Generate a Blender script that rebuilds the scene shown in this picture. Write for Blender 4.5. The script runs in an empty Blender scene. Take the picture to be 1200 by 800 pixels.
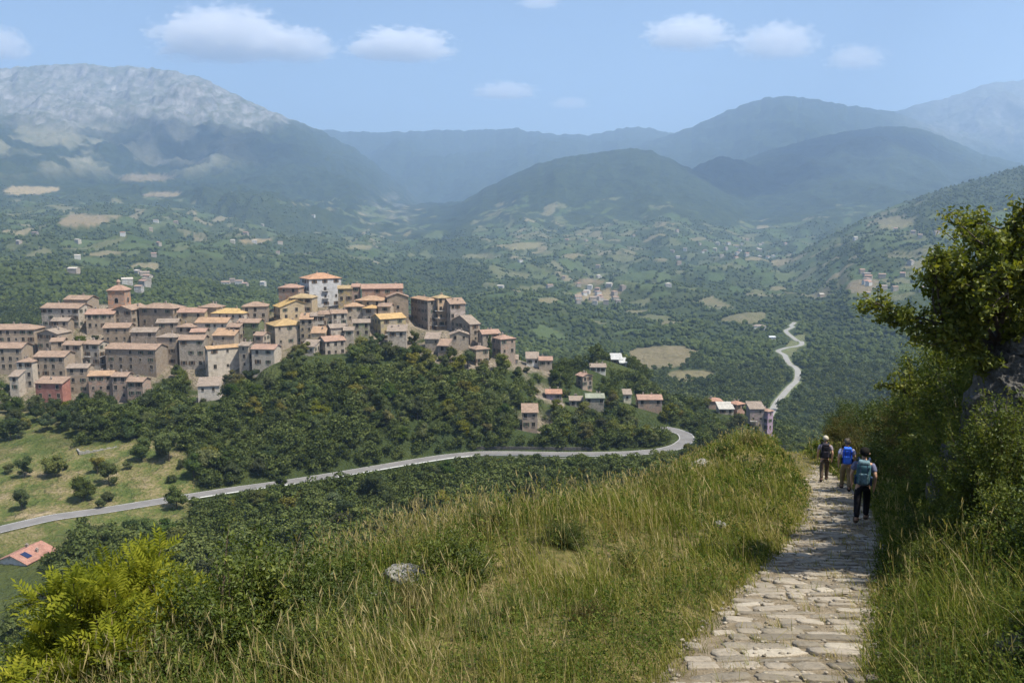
import bpy, bmesh, math, random
import numpy as np
from mathutils import Vector, Matrix

SC = bpy.context.scene
COL = SC.collection
R = math.radians
RNG = np.random.default_rng(7)
random.seed(11)

# ------------------------------------------------------------------ camera geometry
F = 1000.0                      # focal length in pixels of a 1200 px wide frame
PITCH = R(8.0)
cP, sP = math.cos(PITCH), math.sin(PITCH)

def slope(py):
    """z / y of the ray through row py"""
    v = 400.0 - np.asarray(py, float)
    return (-F * sP + v * cP) / (F * cP + v * sP)

def acol(px, py=260.0):
    """x / y of the ray through pixel (px, py)"""
    v = 400.0 - np.asarray(py, float)
    return (np.asarray(px, float) - 600.0) / (F * cP + v * sP)

def at(px, py, Y):
    return Vector((float(acol(px, py)) * Y, Y, float(slope(py)) * Y))

def project(x, y, z):
    dep = y * cP - z * sP
    up = y * sP + z * cP
    return 600 + F * x / dep, 400 - F * up / dep

# ------------------------------------------------------------------ noise
_perm = RNG.permutation(4096).astype(np.int64)
_ga = RNG.random(4096) * 2 * np.pi
_gx, _gy = np.cos(_ga), np.sin(_ga)

def perlin(x, y):
    xi = np.floor(x).astype(np.int64); yi = np.floor(y).astype(np.int64)
    xf = x - xi; yf = y - yi
    u = xf * xf * xf * (xf * (xf * 6 - 15) + 10); v = yf * yf * yf * (yf * (yf * 6 - 15) + 10)
    def g(ix, iy, dx, dy):
        h = _perm[(ix + _perm[iy & 4095]) & 4095]
        return _gx[h] * dx + _gy[h] * dy
    a = g(xi, yi, xf, yf); b = g(xi + 1, yi, xf - 1, yf)
    c = g(xi, yi + 1, xf, yf - 1); d = g(xi + 1, yi + 1, xf - 1, yf - 1)
    return ((a + (b - a) * u) * (1 - v) + (c + (d - c) * u) * v) * 1.4

def fbm(x, y, octv=4, gain=.5):
    s = 0; a = 1.0; f = 1.0
    for i in range(octv):
        s = s + a * perlin(x * f + 17.3 * i, y * f - 9.1 * i); a *= gain; f *= 2.03
    return s

def ridged(x, y, octv=4, gain=.5):
    s = 0; a = 1.0; f = 1.0
    for i in range(octv):
        s = s + a * (1 - 2 * np.abs(perlin(x * f + 7.7 * i, y * f + 3.3 * i))); a *= gain; f *= 2.1
    return s

def sstep(a, b, x):
    t = np.clip((x - a) / (b - a), 0, 1); return t * t * (3 - 2 * t)

def smax(a, b, k):
    h = np.clip(.5 + .5 * (a - b) / k, 0, 1)
    return b * (1 - h) + a * h + k * h * (1 - h)

# ------------------------------------------------------------------ object helpers
def tag(o, label=None, cat=None, group=None, kind=None):
    if label: o['label'] = label
    if cat: o['category'] = cat
    if group: o['group'] = group
    if kind: o['kind'] = kind
    return o

def raw_mesh(name, V, faces, mats=(), attrs=None, midx=None, smooth=False):
    """V (n,3); faces: list of int arrays (m,k)"""
    me = bpy.data.meshes.new(name)
    V = np.ascontiguousarray(V, np.float32)
    me.vertices.add(len(V)); me.vertices.foreach_set('co', V.ravel())
    faces = [np.asarray(f, np.int32) for f in faces if len(f)]
    loops = np.concatenate([f.ravel() for f in faces]) if faces else np.zeros(0, np.int32)
    starts = []; off = 0
    for f in faces:
        n, k = f.shape
        starts.append(off + np.arange(n, dtype=np.int32) * k); off += n * k
    starts = np.concatenate(starts) if starts else np.zeros(0, np.int32)
    me.loops.add(len(loops)); me.loops.foreach_set('vertex_index', loops)
    me.polygons.add(len(starts)); me.polygons.foreach_set('loop_start', starts)
    for m in mats: me.materials.append(m)
    if midx is not None: me.polygons.foreach_set('material_index', np.asarray(midx, np.int32))
    me.polygons.foreach_set('use_smooth', np.full(len(starts), bool(smooth)))
    for k, v in (attrs or {}).items():
        a = me.attributes.new(k, 'FLOAT', 'POINT'); a.data.foreach_set('value', np.asarray(v, np.float32))
    me.update(calc_edges=True)
    return me

def add(name, me, parent=None, loc=None, rz=0.0):
    o = bpy.data.objects.new(name, me); COL.objects.link(o)
    if parent is not None: o.parent = parent
    if loc is not None: o.location = loc
    if rz: o.rotation_euler = (0, 0, rz)
    return o

def empty(name, loc=(0, 0, 0), rz=0.0):
    o = bpy.data.objects.new(name, None); COL.objects.link(o)
    o.location = loc; o.rotation_euler = (0, 0, rz); o.empty_display_size = .3
    return o

class MB:
    """small polygon collector"""
    def __init__(s): s.v = []; s.f = []; s.m = []
    def poly(s, pts, m=0):
        i = len(s.v); s.v += [tuple(p) for p in pts]; s.f.append(list(range(i, i + len(pts)))); s.m.append(m)
    def box(s, c, d, m=0, rz=0.0):
        x, y, z = d[0] / 2, d[1] / 2, d[2] / 2; i = len(s.v)
        cr, sr = math.cos(rz), math.sin(rz)
        for px, py, pz in ((-x,-y,-z),(x,-y,-z),(x,y,-z),(-x,y,-z),(-x,-y,z),(x,-y,z),(x,y,z),(-x,y,z)):
            s.v.append((c[0] + px * cr - py * sr, c[1] + px * sr + py * cr, c[2] + pz))
        for f in ((0,3,2,1),(4,5,6,7),(0,1,5,4),(1,2,6,5),(2,3,7,6),(3,0,4,7)):
            s.f.append([i + k for k in f]); s.m.append(m)
    def tube(s, pts, rad, n=6, m=0, cap=True):
        pts = [Vector(p) for p in pts]; base = len(s.v)
        if not hasattr(rad, '__len__'): rad = [rad] * len(pts)
        for k, p in enumerate(pts):
            t = (pts[min(k + 1, len(pts) - 1)] - pts[max(k - 1, 0)]).normalized()
            a = t.cross(Vector((0, 0, 1)) if abs(t.z) < .9 else Vector((1, 0, 0))).normalized(); b = t.cross(a)
            for j in range(n):
                th = 2 * math.pi * j / n; s.v.append(tuple(p + (a * math.cos(th) + b * math.sin(th)) * rad[k]))
        for k in range(len(pts) - 1):
            for j in range(n):
                j2 = (j + 1) % n
                s.f.append([base + k*n + j, base + k*n + j2, base + (k+1)*n + j2, base + (k+1)*n + j]); s.m.append(m)
        if cap:
            s.f.append([base + j for j in range(n)][::-1]); s.m.append(m)
            s.f.append([base + (len(pts)-1)*n + j for j in range(n)]); s.m.append(m)
    def mesh(s, name, mats, smooth=False):
        me = bpy.data.meshes.new(name); me.from_pydata(s.v, [], s.f)
        for m in mats: me.materials.append(m)
        me.polygons.foreach_set('material_index', s.m)
        if smooth: me.polygons.foreach_set('use_smooth', [True] * len(s.f))
        me.update(); return me
    def build(s, name, mats, parent=None, loc=None, rz=0.0, smooth=False):
        return add(name, s.mesh(name, mats if isinstance(mats, (list, tuple)) else [mats], smooth), parent, loc, rz)

# ------------------------------------------------------------------ material helpers
class NT:
    def __init__(s, name):
        s.mat = bpy.data.materials.new(name); s.mat.use_nodes = True
        s.t = s.mat.node_tree; s.t.nodes.clear()
        s.out = s.t.nodes.new('ShaderNodeOutputMaterial')
    def n(s, typ, **kw):
        nd = s.t.nodes.new(typ)
        for k, v in kw.items():
            if k.startswith('i_'): nd.inputs[k[2:].replace('_', ' ')].default_value = v
            else: setattr(nd, k, v)
        return nd
    def l(s, a, b): s.t.links.new(a, b)
    def ramp(s, fac, stops, interp='LINEAR'):
        r = s.n('ShaderNodeValToRGB'); r.color_ramp.interpolation = interp
        els = r.color_ramp.elements
        while len(els) < len(stops): els.new(.5)
        for e, (p, c) in zip(els, stops):
            e.position = p; e.color = (c[0], c[1], c[2], 1) if hasattr(c, '__len__') else (c, c, c, 1)
        if fac is not None: s.l(fac, r.inputs[0])
        return r.outputs[0]
    def mix(s, fac, a, b, typ='MIX'):
        m = s.n('ShaderNodeMix', data_type='RGBA', blend_type=typ)
        for sock, v in ((m.inputs[0], fac), (m.inputs[6], a), (m.inputs[7], b)):
            if isinstance(v, bpy.types.NodeSocket): s.l(v, sock)
            elif hasattr(v, '__len__'): sock.default_value = (v[0], v[1], v[2], 1)
            else: sock.default_value = v if sock.type != 'RGBA' else (v, v, v, 1)
        return m.outputs[2]
    def math(s, op, a, b=None, c=None, clamp=False):
        m = s.n('ShaderNodeMath', operation=op, use_clamp=clamp)
        for i, v in enumerate((a, b, c)):
            if v is None: continue
            if isinstance(v, bpy.types.NodeSocket): s.l(v, m.inputs[i])
            else: m.inputs[i].default_value = v
        return m.outputs[0]
    def noise(s, scale, detail=4, rough=.55, vec=None, dist=0.0, out='Fac'):
        nd = s.n('ShaderNodeTexNoise'); nd.inputs['Scale'].default_value = scale
        nd.inputs['Detail'].default_value = detail; nd.inputs['Roughness'].default_value = rough
        nd.inputs['Distortion'].default_value = dist
        if vec is not None: s.l(vec, nd.inputs['Vector'])
        return nd.outputs[out]
    def attr(s, name, out='Fac'):
        return s.n('ShaderNodeAttribute', attribute_name=name).outputs[out]
    def bump(s, h, strength=.4, dist=.02, nrm=None):
        b = s.n('ShaderNodeBump'); b.inputs['Strength'].default_value = strength; b.inputs['Distance'].default_value = dist
        s.l(h, b.inputs['Height'])
        if nrm is not None: s.l(nrm, b.inputs['Normal'])
        return b.outputs[0]
    def pos(s): return s.n('ShaderNodeNewGeometry').outputs['Position']
    def obj(s): return s.n('ShaderNodeTexCoord').outputs['Object']
    def done(s, color, rough=.85, nrm=None, spec=.3, metal=0.0):
        p = s.n('ShaderNodeBsdfPrincipled')
        if isinstance(color, bpy.types.NodeSocket): s.l(color, p.inputs['Base Color'])
        else: p.inputs['Base Color'].default_value = (*color, 1)
        if isinstance(rough, bpy.types.NodeSocket): s.l(rough, p.inputs['Roughness'])
        else: p.inputs['Roughness'].default_value = rough
        p.inputs['Specular IOR Level'].default_value = spec; p.inputs['Metallic'].default_value = metal
        if nrm is not None: s.l(nrm, p.inputs['Normal'])
        s.l(p.outputs[0], s.out.inputs[0]); return s.mat

def simple(name, c, rough=.7, var=.25, scale=8.0, bump=0.0, metal=0.0, spec=.3):
    t = NT(name); n = t.noise(scale, 5, .6, t.obj())
    col = t.ramp(n, [(.25, [k * (1 - var) for k in c]), (.75, [min(1, k * (1 + var)) for k in c])])
    return t.done(col, rough, t.bump(n, bump, .01) if bump else None, spec, metal)

def leaf_mat(name, stops, trans=.45, gloss=.12, rough=.5, attr='tint', objvar=0.0):
    """stops: colour ramp over the per-leaf attribute"""
    t = NT(name)
    col = t.ramp(t.attr(attr), stops)
    if objvar:
        rnd = t.n('ShaderNodeObjectInfo').outputs['Random']
        hsv = t.n('ShaderNodeHueSaturation'); t.l(col, hsv.inputs['Color'])
        t.l(t.math('MULTIPLY_ADD', rnd, objvar, 1 - objvar * .5), hsv.inputs['Value'])
        r2 = t.math('FRACT', t.math('MULTIPLY', rnd, 7.31))
        t.l(t.math('MULTIPLY_ADD', r2, .05, .475), hsv.inputs['Hue'])
        r3 = t.math('FRACT', t.math('MULTIPLY', rnd, 3.77))
        t.l(t.math('MULTIPLY_ADD', r3, .4, .75), hsv.inputs['Saturation'])
        col = hsv.outputs[0]
    d = t.n('ShaderNodeBsdfDiffuse'); t.l(col, d.inputs[0])
    tr = t.n('ShaderNodeBsdfTranslucent')
    t.l(t.mix(1.0, col, (1.0, 1.0, .45), 'MULTIPLY'), tr.inputs[0])
    m = t.n('ShaderNodeMixShader'); m.inputs[0].default_value = trans; t.l(d.outputs[0], m.inputs[1]); t.l(tr.outputs[0], m.inputs[2])
    if gloss:
        g = t.n('ShaderNodeBsdfGlossy'); g.inputs['Roughness'].default_value = rough; g.inputs[0].default_value = (.9, .95, 1, 1)
        m2 = t.n('ShaderNodeMixShader'); m2.inputs[0].default_value = gloss
        t.l(m.outputs[0], m2.inputs[1]); t.l(g.outputs[0], m2.inputs[2]); m = m2
    t.l(m.outputs[0], t.out.inputs[0]); return t.mat
# ------------------------------------------------------------------ the houses, measured
def vY(pe): return 308 + (455 - pe) * .55

# wall and roof colours
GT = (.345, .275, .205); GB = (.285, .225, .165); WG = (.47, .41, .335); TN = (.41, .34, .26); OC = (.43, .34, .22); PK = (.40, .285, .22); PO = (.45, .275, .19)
RB = (.27, .19, .14); RG = (.25, .20, .16); RO = (.335, .22, .14); RY = (.32, .24, .135); RP = (.31, .20, .15); RR = (.34, .195, .135)
V = [
 # pl, pr, eave, base, kind, wall, roof, options, label
 (-30, 39, 386, 410, 'hip', GT, RB, dict(yaw=4), 'big greyish tan house with two dark windows at the village edge, brown hip roof'),
 (-30, 24, 408, 434, 'gable', GT, RB, dict(yaw=-3), 'tan house lower down at the village edge with a brown gable roof'),
 (19, 38, 424, 456, 'hip', WG, RB, dict(balc=1, d=6, rows=3), 'narrow whitish three storey house with stacked balconies at the village edge'),
 (10, 21, 441, 457, 'mono', WG, RG, dict(win=1, chim=0, d=5), 'low pale annex leaning on the narrow balconied house'),
 (42, 71, 391, 411, 'gfront', GT, RG, dict(d=9), 'grey stone house whose gable end faces out beside the terrace garden'),
 (46, 97, 361, 383, 'gable', WG, RB, dict(yaw=3), 'long pale house with two rows of windows above the terrace garden'),
 (74, 106, 351, 358, 'gable', GT, RB, dict(win=0, d=8), 'house with a chimneyed brown roof rising behind the long pale house'),
 (98, 132, 368, 387, 'gable', GT, RP, dict(), 'house with a reddish gable roof next to the bell tower'),
 (131, 160, 363, 380, 'gfront', GT, RB, dict(d=13, win=2), 'stone church nave with a gable front below the bell tower'),
 (119, 150, 384, 402, 'gable', GB, RB, dict(), 'brown stone house with a small arched roof peak under the church'),
 (152, 182, 389, 401, 'gable', GB, RG, dict(win=2), 'low brown stone house between the church and the long facade'),
 (73, 96, 404, 426, 'gable', TN, RB, dict(), 'light tan house adjoining a greyish house with a balcony'),
 (96, 120, 403, 428, 'gable', WG, RB, dict(balc=1), 'greyish white house with a balcony beside the long brown facade'),
 (121, 187, 409, 434, 'gable', GB, RB, dict(win=5), 'very long greyish brown house with four window bays in the village middle'),
 (39, 76, 418, 441, 'gable', GT, RB, dict(), 'tan house with a brown roof standing directly above the red house'),
 (40, 75, 449, 470, 'mono', (.34, .155, .12), RB, dict(win=3, rows=2, d=5), 'coral red house at the foot of the village'),
 (77, 102, 431, 462, 'gable', GT, RG, dict(win=2, rows=3), 'tall tan house with an arched passage between the red and orange houses'),
 (101, 130, 440, 461, 'gable', PO, RO, dict(win=3), 'orange walled house with a bright orange roof at the village foot'),
 (131, 148, 441, 468, 'gable', PK, RB, dict(win=2), 'narrow pink house next to the bright orange roof'),
 (148, 169, 447, 466, 'gable', PK, RB, dict(chim=2, win=2), 'pinkish house with two chimneys at the end of the lowest row'),
 (160, 210, 361, 386, 'hip', GB, RB, dict(win=3, rows=2), 'large brown stone house with a hip roof beside the church'),
 (208, 240, 366, 378, 'gable', OC, RP, dict(win=2), 'ochre house with a pink tinged roof behind the skyline row'),
 (206, 229, 383, 396, 'hip', GT, RB, dict(win=2), 'small tan house with a brown hip roof beside white walls'),
 (229, 266, 378, 397, 'gable', WG, RO, dict(), 'white walled house with a partly orange tiled roof'),
 (232, 258, 360, 369, 'hip', GT, RB, dict(win=0), 'house showing only its pyramid roof on the skyline'),
 (247, 287, 367, 388, 'hip', WG, (.42, .29, .13), dict(yaw=8), 'pale house under a yellowish hip roof on the skyline'),
 (183, 208, 395, 432, 'hip', GT, RG, dict(rows=3, win=2), 'tall narrow grey house beside the long brown facade'),
 (208, 238, 398, 433, 'gable', WG, RB, dict(rows=3), 'tall whitish house with three rows of windows above the trees'),
 (249, 275, 393, 402, 'mono', TN, RO, dict(win=1), 'low house with a tan lean-to roof in the village centre'),
 (238, 281, 409, 444, 'gable', WG, (.38, .25, .14), dict(pc=243, yaw=20, win=3, rows=2), 'long pale house with a tan roof standing right at the tree line'),
 (279, 295, 405, 432, 'gable', TN, RG, dict(win=1), 'slim tan house attached beside the long pale tree line house'),
 (294, 324, 409, 442, 'gable', WG, RP, dict(win=2, rows=3), 'pale house with an orange brown roof half sunk in trees'),
 (278, 304, 378, 402, 'gable', (.17, .19, .10), RB, dict(win=2), 'house with walls covered in green ivy'),
 (280, 312, 359, 373, 'hip', GT, RB, dict(win=3), 'tan house with a hip roof beside the ivy covered house'),
 (345, 395, 327, 362, 'hip', (.47, .46, .45), (.38, .22, .135), dict(pc=362, yaw=20, balc=2, rows=4, win=3), 'tall white tower house with balconies and an orange roof crowning the village'),
 (326, 352, 337, 347, 'hip', (.36, .22, .15), RP, dict(win=2), 'small brick coloured house just beside the tall white tower house'),
 (338, 367, 349, 368, 'hip', OC, RY, dict(win=3), 'house with a yellow hip roof in front of the tower house'),
 (315, 361, 360, 384, 'gfront', OC, (.40, .27, .11), dict(pc=328, yaw=20, win=3), 'yellow ochre house with a gable end and a shaded side'),
 (304, 353, 382, 412, 'hip', TN, (.36, .25, .12), dict(pc=322, yaw=20, rows=2, win=3), 'tan house with a bright yellow orange hip roof above the trees'),
 (350, 366, 374, 406, 'mono', OC, RO, dict(win=2, rows=4), 'tall slim beige house stepping down beside the yellow orange roof'),
 (362, 379, 370, 388, 'gable', WG, RG, dict(yaw=10), 'small pale house with a grey roof below the tower house'),
 (372, 391, 368, 381, 'gable', GT, RB, dict(yaw=12, win=2), 'small house with a brown roof directly under the tower house'),
 (384, 406, 367, 380, 'gable', WG, RB, dict(yaw=14, win=2), 'white house with a slanting brown roof below the tower house'),
 (380, 405, 384, 398, 'gable', WG, RG, dict(yaw=14, win=2), 'white house with a greyish roof in the steep middle lane'),
 (364, 381, 390, 404, 'mono', OC, RO, dict(win=1), 'small ochre house with an orange lean-to roof'),
 (368, 402, 400, 419, 'gable', WG, RP, dict(pc=381, yaw=20, win=3, rows=2), 'white fronted house with a reddish roof low among the trees'),
 (394, 412, 338, 354, 'gable', (.50, .36, .15), RY, dict(win=2), 'yellow house with a yellow roof next to the tower house'),
 (411, 421, 336, 352, 'gable', PK, RP, dict(win=1), 'slender pinkish house on the skyline beside the yellow house'),
 (421, 471, 338, 350, 'gable', (.33, .21, .15), RP, dict(win=4, rows=1), 'long brick house with a pinkish roof on the skyline'),
 (401, 426, 359, 378, 'hip', TN, RO, dict(win=2), 'tan house with an orange hip roof near the village top'),
 (416, 451, 352, 367, 'hip', OC, RO, dict(win=3), 'ochre house with a broad orange roof below the long brick house'),
 (425, 443, 361, 376, 'hip', TN, (.42, .27, .12), dict(win=1), 'little tan house with a dull yellow roof near the big dark house'),
 (411, 433, 378, 394, 'gable', (.25, .26, .15), RG, dict(yaw=10, win=2), 'greenish stained house with a grey roof above the trees'),
 (432, 473, 374, 398, 'gable', (.46, .37, .20), (.42, .28, .13), dict(pc=446, yaw=20, balc=1, win=2, rows=2), 'yellowish house with a long balcony under the big dark house'),
 (450, 478, 348, 365, 'gfront', GB, RB, dict(yaw=18, win=1), 'brown gabled house squeezed beside the big dark house'),
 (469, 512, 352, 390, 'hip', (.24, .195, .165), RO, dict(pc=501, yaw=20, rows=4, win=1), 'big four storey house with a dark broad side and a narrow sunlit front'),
 (505, 528, 349, 384, 'hip', (.46, .33, .22), RY, dict(yaw=24, rows=4, balc=1, win=2), 'tall house with a yellow roof and balconies attached to the big dark house'),
 (522, 545, 356, 377, 'mono', (.52, .43, .38), RB, dict(yaw=18, rows=2, win=3), 'pinkish white house at the end of the tall group'),
 (524, 562, 380, 400, 'gable', GT, RG, dict(pc=551, yaw=20, rows=3, win=1), 'house with a grey roof and a dark broad side below the tall group'),
 (549, 573, 409, 428, 'hip', GT, RB, dict(yaw=18), 'small square house with a brown roof among the trees at the village end'),
 (559, 586, 391, 402, 'gable', TN, RP, dict(yaw=14, win=2, rows=1), 'low house with a reddish roof near the village end'),
 (576, 604, 397, 418, 'hip', PK, RP, dict(yaw=28, win=2), 'last pinkish house with a red roof at the end of the village'),
 (453, 476, 388, 404, 'mono', WG, RG, dict(yaw=10, win=2, rows=1), 'pale terrace building under the yellowish balcony house'),
 (56, 73, 400, 415, 'gable', GT, RB, dict(win=2, rows=1), 'small tan house tucked between the gable end house and the long terrace row'),
 (181, 207, 378, 394, 'gable', GB, RG, dict(win=2, rows=1), 'small brown house behind the tall narrow grey house'),
 (401, 414, 387, 401, 'gable', WG, RG, dict(win=1), 'little white house beside the greenish stained house'),
 (498, 515, 397, 411, 'mono', TN, RG, dict(win=2, rows=1, chim=0), 'low lean-to building on the terraces under the big dark house'),
 (513, 528, 405, 417, 'mono', GT, RB, dict(win=1, rows=1, chim=0), 'lowest shed on the terraces under the tall group'),
 (526, 549, 392, 406, 'gfront', TN, RG, dict(win=2, rows=1, yaw=12), 'low arched building in front of the grey roofed house'),
 (353, 371, 406, 419, 'mono', WG, RG, dict(win=2, rows=1, chim=0), 'low pale outbuilding beside the white fronted house'),
 (266, 283, 383, 398, 'gable', GT, RB, dict(win=2), 'small greyish house between the yellow roof and the ivy covered house'),
 (443, 459, 359, 374, 'gable', TN, RB, dict(win=1), 'small tan house behind the balcony house near the big dark house'),
 (297, 312, 393, 409, 'gable', TN, RB, dict(win=1), 'narrow tan house below the ivy covered house'),
 (59, 79, 376, 388, 'gable', GT, RG, dict(win=2, rows=1), 'low annex below the long pale house by the terrace garden'),
 (222, 240, 389, 400, 'gable', TN, RP, dict(win=1, rows=1), 'tiny pink roofed house behind the tall whitish house'),
 (228, 256, 452, 472, 'mono', (.48, .44, .39), RG, dict(win=2, rows=1, chim=0, yaw=10), 'pale half ruined stone house alone among the trees below the village'),
]
# hamlet along the ridge and by the valley road
GH = 'houses scattered along the ridge below the village'
HM = [
 (355, 617, 631, 420, 430, 'mono', (.62, .60, .56), RG, dict(win=2, chim=0), 'small white house among trees past the village end'),
 (352, 632, 647, 422, 429, 'gable', TN, RP, dict(win=2), 'small house with a pink roof beside the small white house'),
 (345, 600, 605, 421, 437, 'mono', (.6, .57, .5), RG, dict(win=1, chim=0, d=4), 'sliver of a pale house next to a dark cypress'),
 (345, 677, 695, 441, 456, 'gfront', (.50, .36, .25), RP, dict(pc=683, yaw=20, rows=3), 'tall peach coloured house standing above the ridge trees'),
 (372, 692, 710, 430, 437, 'gable', (.6, .57, .5), RG, dict(win=3, rows=1), 'pale wide house with dark openings farther along the ridge'),
 (395, 717, 729, 421, 425, 'mono', (.5, .5, .48), (.40, .40, .385), dict(win=2, chim=0), 'low white shed beside the brown field'),
 (392, 727, 734, 425, 431, 'mono', (.5, .5, .48), (.42, .42, .4), dict(win=1, chim=0, d=5), 'tiny white hut at the edge of the brown field'),
 (325, 640, 658, 461, 471, 'gable', (.11, .12, .34), RR, dict(win=2, rows=1), 'blue walled house with an orange roof'),
 (322, 668, 683, 469, 476, 'gable', WG, RG, dict(win=2, rows=1), 'low pale house next to the blue walled house'),
 (318, 687, 708, 466, 478, 'gable', (.3, .31, .25), (.24, .25, .19), dict(win=3, rows=1), 'grey green shed roofed house behind the ridge trees'),
 (300, 612, 630, 483, 503, 'mono', (.33, .27, .22), RB, dict(win=2, rows=2, chim=0), 'brown shed with grey walls above the road cutting'),
 (330, 748, 776, 468, 479, 'gable', PK, RP, dict(win=3, rows=1), 'long pinkish house behind the trees by the road bend'),
 (335, 732, 739, 462, 474, 'mono', (.58, .54, .40), RG, dict(win=1, d=4, chim=0), 'narrow cream house before the long pinkish one'),
 (380, 831, 847, 470, 479, 'hip', PK, RR, dict(win=2, rows=1), 'pink bungalow with a red roof, farthest of the valley edge houses'),
 (370, 856, 875, 474, 485, 'hip', (.40, .25, .19), RR, dict(pc=864, yaw=20), 'reddish house with a red hip roof near the valley edge'),
 (368, 843, 860, 479, 485, 'mono', WG, (.4, .38, .34), dict(win=2, rows=1, chim=0), 'low house with a flat grey roof by the reddish house'),
 (350, 879, 896, 479, 503, 'mono', (.46, .34, .34), RG, dict(win=2, rows=3, balc=1, chim=0), 'grey roofed half of the purple pink house with an open loggia'),
 (349, 892, 908, 482, 505, 'hip', (.36, .26, .33), RP, dict(pc=900, yaw=20, rows=3), 'tall purple pink house nearest the valley road'),
 (1160, 884, 898, 382, 389, 'hip', (.6, .56, .48), RG, dict(win=0), 'cream farmhouse out in the valley near the far road'),
 (1020, 902, 909, 395, 398, 'gable', (.66, .68, .66), (.5, .52, .52), dict(win=0, chim=0), 'tiny white building beside the bends of the far road'),
 (870, 909, 918, 429, 433, 'gable', (.62, .6, .56), (.56, .54, .5), dict(win=0, chim=0), 'white shed beside the lower bends of the far road'),
]

def _pads():
    out = []
    for (pl, pr, pe, pb, *_r) in V: out.append((vY(pe), pl, pr, pb))
    for (Y, pl, pr, pe, pb, *_r) in HM:
        if Y < 450: out.append((Y, pl, pr, pb))
    P = []
    for Y, pl, pr, pb in out:
        n = max(1, int((pr - pl) / 14))
        for q in range(n):
            px = pl + (q + .5) / n * (pr - pl); P.append((float(acol(px, pb)) * Y, Y + 3.5, float(slope(pb)) * Y - .6))
    return np.array(P)
PADS = _pads()
# ------------------------------------------------------------------ the path's course
_pc = np.array([(-30,-8),(-12,-3.6),(0,-.6),(4,.75),(7.9,2.5),(11.7,4.16),(15.3,5.95),(19.4,7.8),(25,9.9),(31,11.75),(41,14.4),(49,16.7),(60,20),(90,31),(140,50)], float)
def path_x(y):
    s = 0
    for o in (-2.4, -1.2, 0, 1.2, 2.4): s = s + np.interp(y + o, _pc[:, 0], _pc[:, 1])
    return s / 5
def path_z(y):
    y = np.asarray(y, float)
    z = -2.75 - .225 * y
    return z - np.where(y > 50, (y - 50) ** 2 * .006 / (1 + (y - 50) * .012), 0)
def path_hw(y): return np.interp(y, [0, 8, 15, 20, 30, 60], [1.05, 1.02, .96, .88, .78, .75])

def near_z(x, y):
    u = x - path_x(y); zp = path_z(y)
    ue = np.interp(y, [-10, 2, 4, 6, 8, 10, 14, 20, 30, 45, 60, 100], [-1.9, -1.9, -2.1, -2.8, -3.8, -4.9, -6.4, -5.9, -4.1, -3.4, -4.0, -4])
    wob = fbm(x * .22, y * .22, 3)
    d = np.maximum(0, ue - u + .8 * wob)
    drop = np.where(d < 4, d * d * .105, .84 * d - 1.68)
    # verge left of the path, mound beyond the hikers
    ul = np.maximum(0, -u - path_hw(y))
    verge = .18 * sstep(0, .6, ul) + .22 * wob * sstep(.2, 1.5, ul)
    mound = .4 * np.exp(-((y - 15.5) / 4) ** 2 - ((u + 4.6) / 1.8) ** 2) + .95 * np.exp(-((y - 47) / 8.5) ** 2 - ((u + 2.7) / 2.1) ** 2) + .5 * np.exp(-((y - 36) / 4) ** 2 - ((u + 2.6) / 1.4) ** 2)
    ur = np.maximum(0, u - path_hw(y) - .05)
    near = sstep(2, 20, y)
    bank = .22 * sstep(0, .5, ur) + (.30 + .22 * near) * np.maximum(0, ur - .25)
    bank = np.where(bank > 5.5, 5.5 + (bank - 5.5) * .35, bank) + .25 * wob * sstep(.4, 2, ur)
    return zp + verge + mound + bank - drop + .03 * fbm(x * 1.7, y * 1.7, 2) * sstep(0, .4, ul + ur)

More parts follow.
